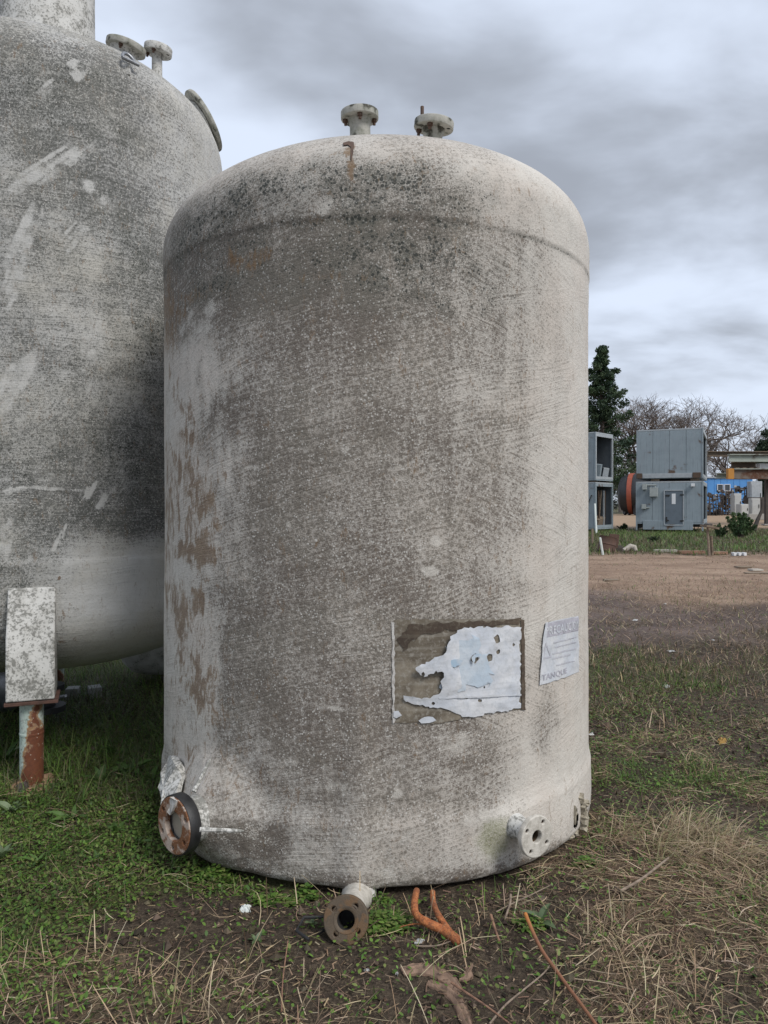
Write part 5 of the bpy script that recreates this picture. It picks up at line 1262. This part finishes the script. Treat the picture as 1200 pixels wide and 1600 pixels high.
for k, (x_, y_) in enumerate(((wA - .4, .3), (wA - .4, 2.1), (.4, .3), (.4, 2.1))):
    w0 = Vector((cA.x - offA.x, cA.y - offA.y, 3.03)) + Matrix.Rotation(rb, 3, 'Z') @ Vector((x_, y_, .05))
    tag(MB().box((0, 0, 0), (.4, .3, .12)).obj('timber_packer', M_oldwood, None, w0, (0, 0, rb)), ['timber packer at the open end, front, between the pair beside the big tank', 'timber packer at the open end, rear, between the pair beside the big tank', 'timber packer at the hidden front corner of the pair beside the big tank', 'timber packer at the hidden rear corner of the pair beside the big tank'][k], 'timber', 'timber packers of the left cabin pair')

# dark rounded vessel with an orange-red band, behind the cabins
Yv = 76; kv = Yv / FPX
M_tarp = worn('black_tarpaulin', (.016, .017, .02), (.035, .037, .042), scale=1.5, rough=.5)
M_orange = worn('orange_red_band', (.30, .07, .035), (.20, .045, .025), scale=2, rough=.5)
cv_ = P(999, 773, Yv); cv_.z += 0
ve = thing('tanker_body', 'dark rounded body with an orange-red band, on wheels behind the grey cabins', 'vehicle', (cv_.x, Yv, float(rise(Yv))))
rz0 = cv_.z - float(rise(Yv))
MB().lathe([(.001, -2.0), (1.1, -1.98), (1.75, -1.7), (2.0, -1.2), (2.05, 0), (2.0, 1.5), (1.6, 3.4), (1.2, 4.0), (.001, 4.1)], 28, Matrix.Translation((0, 0, rz0 + .1)) @ Matrix.Rotation(R(62), 4, 'Z') @ Matrix.Rotation(R(90), 4, 'X')).obj('body', M_tarp, ve, smooth=True)
bd = MB(); Mv = Matrix.Translation((0, 0, rz0 + .1)) @ Matrix.Rotation(R(62), 4, 'Z') @ Matrix.Rotation(R(90), 4, 'X')
bd.lathe([(2.0, -.95), (2.12, -.93), (2.13, -.5), (2.03, -.48)], 28, Mv)
bd.obj('orange_band', M_orange, ve, smooth=True)
ch = MB().box((0, 0, .75), (1.0, 5.2, .5), (0, 0, R(62 - 90) * 0)).obj('chassis', M_dark, ve)
for sx_ in (-1, 1):
    for yy_ in (-1.6, 0.4, 1.7):
        wh_ = MB().lathe([(.001, -.14), (.3, -.14), (.5, -.14), (.55, -.08), (.55, .08), (.5, .14), (.3, .14), (.001, .14)], 20, Matrix.Translation((sx_ * .9, yy_, .55)) @ Matrix.Rotation(R(90), 4, 'Y')).obj('wheel', M_black, ve, smooth=True)
# far small clutter between: low orange-brown heap and posts
M_rack = worn('rust_black_frame', (.05, .042, .038), (.09, .07, .055), scale=3, rough=.8)

# blue building
Yb = 92; kb = Yb / FPX
M_blue = worn('blue_wall_paint', (.085, .28, .62), (.07, .22, .50), scale=.6, rough=.5, amt=.35)
M_win = worn('window_glass', (.05, .06, .07), (.08, .09, .1), scale=2, rough=.15)
zb = float(rise(Yb)); bb = P(1086, 747, Yb)
bl = thing('blue_shed', 'bright blue shed with a white-framed window, far behind the yard junk', 'shed', (bb.x, Yb, zb))
Hb = bb.z - zb; wb = 90 * kb; pn = 9
for k in range(pn): MB().box((wb / pn * (k + .5), .05, Hb / 2), (wb / pn - .03, .1, Hb)).obj('wall_panel', M_blue, bl, bevel=.01)
MB().box((wb / 2, 3.1, Hb / 2), (wb - .02, 6, Hb - .02)).obj('wall', M_blue, bl)
MB().box((wb / 2, 3.0, Hb + .06), (wb + .2, 6.3, .12)).obj('roof', M_cabl, bl)
for x0 in (1120, 1131):
    fx = (x0 - 1086) * kb; fz = bb.z - zb - 10 * kb
    wf = MB()
    for (dx, dz, sx_, sz_) in ((0, 0, 9.5, .9), (0, -10, 9.5, .9), (-4.3, -5, .9, 9.2), (4.3, -5, .9, 9.2)): wf.box((fx + (5 + dx) * kb, -.05, fz + dz * kb), (sx_ * kb, .1, sz_ * kb))
    wo = wf.obj('window', M_noticew, bl); MB().box((fx + 5 * kb, -.01, fz - 5 * kb), (8 * kb, .03, 9 * kb)).obj('pane', M_win, wo)

# junk in front of the blue shed
Yj = 72; kj = Yj / FPX; zj = float(rise(Yj))
M_junkw = worn('junk_white_enamel', (.44, .45, .44), (.30, .30, .28), (.18, .12, .08), scale=1.2, rough=.5, rust_amt=.12)
def junkbox(px0, px1, py0, py1, Y, d_, name, label, cat, mat, rz=0, group=None, detail=True):
    k = Y / FPX; a_ = P(px0, py1, Y); b_ = P(px1, py0, Y); z0 = a_.z if name == 'pale_box' else float(rise(Y))
    t_ = thing(name, label, cat, ((a_.x + b_.x) / 2, Y, z0), (0, 0, rz), group)
    w_, h_ = b_.x - a_.x, b_.z - z0
    MB().box((0, d_ / 2, h_ / 2), (w_, d_, h_)).obj('body', mat, t_, bevel=.03)
    if detail:
        MB().box((0, -.02, h_ * .5), (w_ * .86, .04, h_ * .84)).obj('door_panel', mat, t_, bevel=.012)
        MB().box((w_ * .33, -.06, h_ * .55), (.05, .05, h_ * .2)).obj('handle', M_dark, t_)
    return t_
junkbox(1147, 1158.5, 771, 801, Yj, .8, 'metal_cabinet', 'tall white enamel cabinet behind the bush', 'cabinet', M_junkw, 0, 'white cabinets dumped by the blue shed')
junkbox(1157, 1170, 787.5, 802, Yj - 2, .8, 'metal_cabinet', 'low white cabinet with a dark top edge behind the bush', 'cabinet', M_junkw, .1, 'white cabinets dumped by the blue shed')
junkbox(1174.5, 1187.5, 778.5, 793, Yj - 1, .8, 'metal_cabinet', 'white square cabinet right of the bush top', 'cabinet', M_junkw, -.1, 'white cabinets dumped by the blue shed')
junkbox(1173, 1191, 752, 777, Yj + 5, .8, 'metal_cabinet', 'pale tall panel cabinet under the orange girder', 'cabinet', M_cabl, 0, 'white cabinets dumped by the blue shed')
junkbox(1170, 1196, 777, 794, Yj + 4, .8, 'metal_cabinet', 'dark cabinet standing behind the white square one', 'cabinet', M_rack, 0, 'white cabinets dumped by the blue shed')
def rack(px0, px1, py0, py1, Y, label, nb, seed):
    k = Y / FPX; a_ = P(px0, py1, Y); b_ = P(px1, py0, Y); z0 = float(rise(Y)); w_, h_ = b_.x - a_.x, b_.z - z0; r_ = random.Random(seed)
    t_ = thing('scrap_rack', label, 'rack', (a_.x, Y, z0), (0, 0, 0), 'dark scrap racks by the blue shed')
    for q in range(nb + 1):
        x_ = w_ * q / nb; m_ = MB()
        m_.tube([(x_, 0, 0), (x_ + r_.uniform(-.1, .1), r_.uniform(-.2, .2), h_ * r_.uniform(.8, 1.0))], .06, 5); m_.obj('post', M_rack, t_)
    for q in range(5):
        z_ = h_ * (.12 + .19 * q); MB().tube([(-.1, .1, z_), (w_ + .1, r_.uniform(-.1, .3), z_ + r_.uniform(-.15, .15))], .05, 5).obj('rail', M_rack, t_)
    for q in range(46):
        z_ = h_ * r_.random() ** 1.4 * .95; x_ = w_ * r_.random(); s_ = r_.uniform(.08, .34)
        MB().box((x_, r_.uniform(.2, 1.0), z_), (s_, s_, s_ * r_.uniform(.5, 1.5)), (r_.random(), r_.random(), r_.random())).obj('scrap_piece', r_.choice([M_rack, M_rack, M_rustc, M_dark, M_junkw]), t_)
rack(1110, 1128, 770, 802, 74, 'dark rack of tangled scrap in front of the left part of the blue shed', 4, 1)
rack(1126, 1146, 764, 802, 76, 'taller dark rack of scrap in front of the blue shed window', 5, 2)
rack(1144, 1172, 758, 790, 80, 'tangle of pale and dark scrap bars behind the white cabinets', 6, 3)
rack(1094, 1108, 780, 802, 73, 'low heap of pale scrap right of the stacked cabins', 4, 4)

# girders on the right
Yg = 55; kg = Yg / FPX; zg = float(rise(Yg))
M_gbrown = worn('brown_girder', (.15, .115, .08), (.09, .065, .05), scale=1.2, rough=.8, rust_amt=.2)
M_gpale = worn('pale_green_girder', (.32, .35, .31), (.22, .24, .21), (.13, .08, .05), scale=.9, rough=.7, rust_amt=.25)
M_gor = worn('orange_primer', (.48, .22, .04), (.36, .15, .03), scale=2, rough=.7)
M_grust = worn('rusty_girder', (.17, .145, .12), (.11, .07, .05), (.14, .055, .025), scale=.8, rough=.8, rust_amt=.6)
def girder(px0, py0, py1, Y, label, mat, name='girder', tip=None, lip=None, px1=1330):
    a_, b_ = P(px0, py1, Y), P(px1, py0, Y); L_, h_ = b_.x - a_.x, b_.z - a_.z
    t_ = thing(name, label, 'girder', (a_.x, Y, a_.z), (0, 0, 0), 'steel girders stored on the right')
    x0 = 0
    if tip: x0 = tip * Y / FPX; MB().box((x0 / 2, .16, h_ / 2), (x0, .36, h_)).obj('painted_end', M_gor, t_, bevel=.01)
    MB().box(((L_ + x0) / 2, .16, h_ / 2), (L_ - x0, .06, h_ - .1)).obj('web', mat, t_)
    MB().box(((L_ + x0) / 2, .16, h_ - .03), (L_ - x0, .42, .06)).obj('flange', lip or mat, t_); MB().box(((L_ + x0) / 2, .16, .03), (L_ - x0, .42, .06)).obj('flange', mat, t_)
    return t_
girder(1107, 705, 713, Yg, 'brown girder, longest and topmost of the stored girders', M_gbrown)
girder(1140, 709.5, 721.5, Yg - 1, 'pale green girder under the topmost brown one', M_gpale)
girder(1144, 722.5, 731, Yg - .3, 'short weathered brown girder between the pale green and orange-ended ones', M_gbrown, px1=1182)
girder(1138, 732, 748.5, Yg - 1.2, 'rusty girder with an orange-painted end, lowest of the stored girders', M_grust, tip=9, lip=M_gpale)
girder(1121, 739, 747.5, Yg + .8, 'pale girder stub sticking out behind the orange-ended one', M_gpale, px1=1142)
junkbox(1187, 1212, 724, 735.5, Yg - .6, .6, 'pale_box', 'pale box set among the girders at the right edge', 'box', M_noticew, 0, None, False)
for k, (px, lab) in enumerate(((1195.5, 'dark post under the girders at the right picture edge'), (1290, 'dark post under the girders beyond the right edge'))):
    a_ = P(px, 750, Yg); t_ = thing('girder_post', lab, 'post', (a_.x, Yg - .4, zg), (0, 0, 0), 'posts carrying the girders')
    MB().box((0, 0, (a_.z - zg) / 2), (.42, .3, a_.z - zg)).obj('post', M_rack, t_, bevel=.01); MB().box((0, 0, .05), (.7, .5, .1)).obj('base', M_conc, t_)
for k in range(3):      # spacers that carry the upper girders
    for (p0, p1) in ((731, 732), (721.5, 722.5)):
        a_ = P(1150 + 11 * k, p1, Yg - .6); lb = ['left', 'middle', 'right'][k] + (' timber spacer between the lowest girder and the brown one above it' if p0 == 731 else ' timber spacer between the pale green girder and the brown one below it'); tag(MB().box((0, .1, .02), (.3, .7, .055)).obj('timber_spacer', M_oldwood, None, a_), lb, 'timber', 'timber spacers between girders')
sl_ = P(1178, 811, 62); tag(MB().box((2.6, .6, .28), (6.0, 1.2, .50)).obj('concrete_block', M_conc, None, (sl_.x, 62, float(rise(62)) - .03), bevel=.03), 'long pale concrete block lying right of the bush', 'concrete block')
ps = [P(1178, 828, 44), P(1184, 812, 44), P(1190, 797, 44), P(1191, 780, 44)]
tag(MB().tube([p - ps[0] for p in smooth_path(ps)], [.16, .15, .14, .13, .12, .12, .11, .1, .1, .09, .08, .07, .07, .06, .05, .05], 8).obj('leaning_pole', M_rack, None, ps[0], smooth=True), 'dark crooked pole leaning right of the bush', 'pole')

# small things standing in the weeds
b0 = G(1108, 868); kp = b0.y / FPX
pt = thing('stake', 'thin pale stake with a dark board cap, standing alone in the weeds', 'stake', b0)
MB().tube([(0, 0, 0), (-.03, 0, .5), (-.05, 0, .9)], [.045, .04, .035], 8).obj('stem', M_grst, pt, smooth=True)
MB().box((.02, 0, .92), (.46, .36, .07), (.05, .18, .2)).obj('cap', M_oldwood, pt, bevel=.01); MB().box((-.03, 0, .975), (.2, .18, .09), (0, -.1, .5)).obj('cap_block', M_rack, pt, bevel=.01)
MB().tube([(.14, .1, 0), (.11, .1, .62)], .05, 7).obj('prop', M_oldwood, pt)
b0 = G(946, 862); M_sheet = worn('rusty_sheet', (.10, .055, .04), (.05, .032, .026), scale=5, rough=.85)
dr_ = thing('scrap_drum', 'rusty dented drum half sunk in a dark hollow beside the big tank', 'drum', b0, (0, 0, .3))
MB().lathe([(.001, 0), (.30, 0), (.31, .03), (.30, .06), (.29, .24), (.305, .26), (.29, .28), (.29, .5), (.30, .52), (.28, .52), (.27, .1)], 26, Matrix.Rotation(R(14), 4, 'Y')).obj('drum_body', M_sheet, dr_, smooth=True)
MB().box((.28, -.05, .30), (.42, .03, .62), (.1, .1, .1)).obj('bent_sheet', M_sheet, dr_)
for (pa, pb, r_, lab, mt) in (((925.5, 850), (925.5, 826), .05, 'short pale upright stake nearest the big tank', M_grst), ((942, 867), (937.5, 840), .04, 'white stake leaning left, in front of the rusty drum', M_plast), ((932, 820), (929.5, 787), .06, 'white pole leaning against the lower cluttered cabin', M_plast)):
    Yq = G(*pa).y if pa[1] > 830 else 42.5; a_ = P(pa[0], pa[1], Yq); b_ = P(pb[0], pb[1], Yq + (.5 if pa[1] < 830 else 0)); a_.z = 0
    tag(MB().tube([(0, 0, 0), (b_ - a_)], r_, 8).obj('stake', mt, None, a_), lab, 'stake', 'stakes beside the big tank')
def heap(px, py, w_, h_, label, mat, name, cat, seed, group=None):
    g = G(px, py); r_ = random.Random(seed); m_ = MB(); n_ = 14; rr_ = []
    vs_ = []
    for s_, h in ((1, 0), (.85, .45), (.55, .85), (.2, 1)):
        for k in range(n_):
            a_ = 2 * math.pi * k / n_; q = s_ * r_.uniform(.8, 1.15); vs_.append((w_ * q * math.cos(a_), w_ * .6 * q * math.sin(a_), h_ * h * r_.uniform(.75, 1.1) - .02 * (h == 0)))
    fs_ = [(i_ * n_ + k, i_ * n_ + (k + 1) % n_, (i_ + 1) * n_ + (k + 1) % n_, (i_ + 1) * n_ + k) for i_ in range(3) for k in range(n_)] + [tuple(range(3 * n_, 4 * n_))]
    return tag(m_.poly(vs_, fs_).obj(name, mat, None, g, smooth=True), label, cat, group)
heap(955, 861, .55, .22, 'low dark heap of soil around the rusty drum', worn('dark_heap_soil', (.03, .024, .018), (.05, .04, .03), scale=8, rough=.95), 'soil_heap', 'heap', 3)
o_ = G(974, 863); tag(MB().tube([Vector((0, 0, .06)), Vector((.14, .05, .12)), Vector((.26, .05, .2)), Vector((.38, .0, .17)), Vector((.42, -.04, .05))], [.07, .09, .1, .09, .06], 10).obj('pale_log', wood('pale_bark', (.30, .27, .23), (.45, .41, .36)), None, o_, smooth=True), 'pale curved log on the grass right of the rusty drum', 'log')
M_pale_pl = wood('pale_plank', (.34, .31, .27), (.46, .43, .38), (3, 20, 20)); M_redpl = wood('red_brown_plank', (.22, .12, .08), (.30, .18, .12), (3, 20, 20))
for k, (x0, x1, y_, h_, mt, lab) in enumerate((
    (1022, 1056, 862, 3.5, M_pale_pl, 'greyish plank lying in the weeds below the cabin with the door'),
    (1060, 1100, 865, 4.5, M_redpl, 'reddish plank lying in the weeds, left of the capped stake'),
    (1112, 1136, 866, 4, M_redpl, 'reddish plank lying in the weeds, right of the capped stake'),
    (1144, 1168, 868, 4.5, M_noticew, 'white slatted board lying in the weeds at right'),
    (1150, 1172, 887, 2.2, M_oldwood, 'grey plank on the tan dirt at far right, farther one'),
    (1172, 1190, 892, 3.0, M_pale_pl, 'pale broken board on the tan dirt at far right'),
    (1164, 1215, 896, 1.8, M_oldwood, 'dark long plank on the tan dirt crossing the right edge'),
    (944, 966, 907.5, 2.4, M_oldwood, 'short dark plank lying on the tan dirt near the big tank'))):
    a_, b_ = G(x0, y_), G(x1, y_); hh = h_ / FPX * a_.y
    if 'slatted' in lab:
        t_ = thing('slatted_board', lab, 'board', a_, (0, 0, .05))
        for q in range(6): MB().box(((b_.x - a_.x) * (q + .5) / 6, .1 * (q % 2), hh / 2), ((b_.x - a_.x) / 6 * .72, .2, hh)).obj('slat', M_noticew, t_, (0, 0, 0))
        MB().box(((b_.x - a_.x) / 2, .06, hh * .45), (b_.x - a_.x, .06, hh * .4)).obj('rail', M_oldwood, t_)
    else:
        tag(MB().box(((b_.x - a_.x) / 2, 0, hh / 2), (b_.x - a_.x, .22, hh), (0, .01 * (k % 3 - 1), 0)).obj('plank', mt, None, a_, (0, 0, .12 * (k % 3 - 1)), bevel=.008), lab, 'plank', 'planks lying about the yard')

# ---------------------------------------------------------------- trees and bushes
def foliage_mesh(centres, rad, n, size, cols, seed, squash=.8):
    """leaf-sized faces spread through many clumps"""
    r_ = np.random.default_rng(seed); C_ = np.asarray(centres); rd = np.asarray(rad)
    k = r_.integers(0, len(C_), n); v = r_.normal(size=(n, 3)); v /= np.linalg.norm(v, axis=1)[:, None]; q = r_.random(n) ** .45
    p = C_[k] + v * (rd[k] * q)[:, None] * np.array([1, 1, squash])
    a_ = r_.normal(size=(n, 3)); a_ /= np.linalg.norm(a_, axis=1)[:, None]; b_ = np.cross(a_, r_.normal(size=(n, 3))); b_ /= np.linalg.norm(b_, axis=1)[:, None]
    s_ = size * r_.uniform(.5, 1.3, n)[:, None]
    V = np.stack([p - a_ * s_, p + b_ * s_ * .45, p + a_ * s_, p - b_ * s_ * .45], 1).reshape(-1, 3)
    F = np.arange(4 * n).reshape(-1, 4)
    cl_ = np.array(cols)[r_.integers(0, len(cols), len(C_))][k] * r_.uniform(.7, 1.3, (n, 1))
    return V, F, np.repeat(np.concatenate([cl_, np.ones((n, 1))], -1), 4, 0)
M_fol = plant_mat('tree_leaves', .15, .6)
M_trunk = wood('tree_bark', (.055, .042, .032), (.10, .08, .065), (6, 6, 1))
M_twig = wood('bare_twigs', (.12, .095, .08), (.19, .155, .135), (6, 6, 2))
def conifer(px, pytop, Y, label, half_px, seed, name='conifer_tree'):
    k = Y / FPX; z0 = float(rise(Y)); b_ = P(px, HY, Y); H = (HY - pytop) * k + CAM_H - z0; r_ = random.Random(seed)
    t_ = thing(name, label, 'tree', (b_.x, Y, z0))
    m_ = MB(); m_.tube([(0, 0, 0), (.1, 0, H * .4), (0, .1, H * .75), (.0, 0, H * .97)], [H * .022, H * .015, H * .007, .02], 8)
    cs, rs = [], []
    nl = 74
    for q in range(nl):
        f = .14 + .85 * (q / nl) ** .92; a_ = q * 2.4 + r_.uniform(-.4, .4)
        prof = half_px * k * min((1 - f) ** .92, .62) * 1.15 * r_.choice((.45, .7, .9, 1.0, 1.2))
        z_ = f * H; tip = Vector((math.cos(a_) * prof, math.sin(a_) * prof, z_ + prof * .18))
        m_.tube([(0, 0, z_ - .3), tip * .55 + Vector((0, 0, z_ * .45 - .1)), tip], [.09, .05, .02], 4)
        for u_ in (.35, .6, .82, 1.0):
            c_ = Vector((tip.x * u_, tip.y * u_, z_ + prof * .18 * u_)); cs.append((c_.x + r_.uniform(-.2, .2), c_.y + r_.uniform(-.2, .2), c_.z + r_.uniform(-.2, .25))); rs.append(.30 + .42 * (1 - f) + r_.uniform(0, .25))
    cs.append((0, 0, H * .985)); rs.append(.3)
    m_.obj('trunk', M_trunk, t_, smooth=True)
    V, F, C = foliage_mesh(cs, rs, 30000, .17, [(.038, .066, .034), (.05, .082, .038), (.028, .052, .03), (.06, .09, .045)], seed)
    link('crown', npmesh('crown', V, F, M_fol, False, {'col': C}), t_)
conifer(940, 541, 84, 'tall dark evergreen tree rising beside the right edge of the big tank', 84, 5)
def bare_tree(px, pytop, Y, half_px, label, seed, depth=6):
    k = Y / FPX; z0 = float(rise(Y)); b_ = P(px, HY, Y); H = (HY - pytop) * k + CAM_H - z0; r_ = random.Random(seed)
    t_ = thing('bare_tree', label, 'tree', (b_.x, Y, z0), (0, 0, 0), 'leafless trees behind the cabins')
    tr_, tw = MB(), MB(); wd = half_px * k
    def grow(p, d, L, rad, lev):
        pts = [p]; n_ = 4; cd_ = d.copy()
        for q in range(n_):
            cd_ = (cd_ + Vector((r_.uniform(-.22, .22), r_.uniform(-.22, .22), r_.uniform(-.04, .12)))).normalized(); pts.append(pts[-1] + cd_ * (L / n_))
        rr_ = [rad * (1 - .5 * q / n_) for q in range(n_ + 1)]
        (tr_ if lev < 3 else tw).tube(pts, rr_, 6 if lev < 2 else 3, False)
        if lev >= depth: return
        nch = r_.choice((3, 4)) if lev < depth - 1 else 4
        for q in range(nch):
            at = pts[-1] if q < 1 else pts[r_.choice((2, 3, 3, 4))]
            ax = Vector((r_.uniform(-1, 1), r_.uniform(-1, 1), r_.uniform(-.45, .6) if lev > 0 else r_.uniform(.0, .6))).normalized()
            nd = (cd_ * .75 + ax * .95).normalized(); nd.x *= wd / H * 1.5 if lev == 0 else 1; nd.normalize()
            grow(at, nd, L * r_.uniform(.58, .84), max(rad * .56, .014), lev + 1)
    grow(Vector((0, 0, -.1)), Vector((0, 0, 1)), H * .26, H * .022, 0)
    # the trunk and its heavy limbs, then the mass of twigs
    zt = max(v[2] for v in tw.v); s_ = H / zt
    tr_.v = [(v[0] * s_, v[1] * s_, v[2] * s_) for v in tr_.v]; tw.v = [(v[0] * s_, v[1] * s_, v[2] * s_) for v in tw.v]
    me_ = bpy.data.meshes.new('trunk'); me_.from_pydata(tr_.v, [], tr_.f); me_.materials.append(M_twig); link('trunk', me_, t_)
    me_ = bpy.data.meshes.new('crown'); me_.from_pydata(tw.v, [], tw.f); me_.materials.append(M_twig); link('crown', me_, t_)
bare_tree(1045, 606, 90, 75, 'leafless tree directly behind the stacked cabin with the door', 14)
bare_tree(988, 632, 95, 55, 'leafless tree between the dark evergreen and the stacked cabins', 33, 5)
bare_tree(1105, 620, 98, 70, 'leafless tree rising right of the stacked cabins', 12)
bare_tree(1150, 648, 108, 60, 'lower leafless tree farther back, between the middle trees and the right edge', 21, 5)
bare_tree(1175, 668, 110, 55, 'leafless tree over the girders at the right edge', 15)
bare_tree(970, 690, 110, 40, 'small leafless tree low behind the rounded dark vessel', 17, 5)
bare_tree(1135, 690, 112, 50, 'small leafless tree low behind the girders', 19, 5)
def bush(px, py, Y, w_px, h_px, label, n, seed, cols, name='bush', cat='bush', size=.05, fat=1.0):
    k = Y / FPX; b_ = P(px, py, Y); z0 = float(rise(Y)); r_ = random.Random(seed)
    t_ = thing(name, label, cat, (b_.x, Y, z0 - .02))
    w_, h_ = w_px * k, h_px * k; cs, rs = [], []; m_ = MB()
    for q in range(16):
        a_ = r_.uniform(0, 6.28); l_ = r_.uniform(.2, 1); tp = Vector((math.cos(a_) * w_ * .5 * l_, math.sin(a_) * w_ * .5 * l_, h_ * r_.uniform(.55, 1) * (1.1 - .35 * l_)))
        m_.tube([(0, 0, 0), tp * .5, tp], [.03, .02, .01], 4)
        for u_ in (.4, .65, .85, 1): cs.append(tuple(tp * u_)); rs.append(fat * w_ * r_.uniform(.05, .15) * (1.5 - u_ * .8))
    m_.obj('stem', M_trunk, t_)
    V, F, C = foliage_mesh(cs, rs, n, size, cols, seed, 1.0)
    link('foliage', npmesh('foliage', V, F, M_fol, False, {'col': C}), t_)
bush(1157, 842, 36, 42, 44, 'dark green bush at right, in front of the white cabinets', 7500, 2, [(.075, .125, .05), (.10, .155, .06), (.055, .095, .04)], size=.055)
bush(1124, 842, 36.5, 24, 24, 'smaller low green bush left of the dark green bush', 2600, 3, [(.075, .12, .045), (.055, .09, .04)], size=.045)
bush(1022, 846, 33, 18, 9, 'low dark weed clump before the cabin with the door', 700, 4, [(.03, .05, .022), (.04, .06, .028)], name='weed_clump', cat='weed', size=.05)
bush(975, 829, 48, 22, 10, 'low green growth at the left foot of the stacked cabins', 900, 5, [(.035, .06, .025), (.05, .08, .03)], name='weed_clump', cat='weed', size=.06)
bush(1198, 830, 80, 46, 140, 'dark evergreen crown at the right edge above the girders', 9000, 6, [(.025, .045, .026), (.035, .055, .03)], name='evergreen_tree', cat='tree', size=.2, fat=2.0)
# the far line of trees and scrub on the horizon
r_ = np.random.default_rng(9); nC = 1500
xc = r_.uniform(-260, 300, nC); yc = r_.uniform(180, 230, nC); zc_ = .6 + r_.random(nC) ** 1.6 * 5 * (.5 + fbm(xc * .05, xc * 0, 5)) + .8
V, F, C = foliage_mesh(np.stack([xc, yc, zc_], -1), r_.uniform(1.0, 2.6, nC), 70000, .5, [(.05, .052, .042), (.035, .045, .032), (.07, .062, .05), (.03, .038, .028)], 4)
tag(link('far_woods', npmesh('far_woods', V, F, M_fol, False, {'col': C})), 'low far-off scrub and woods along the horizon', None, None, 'stuff')
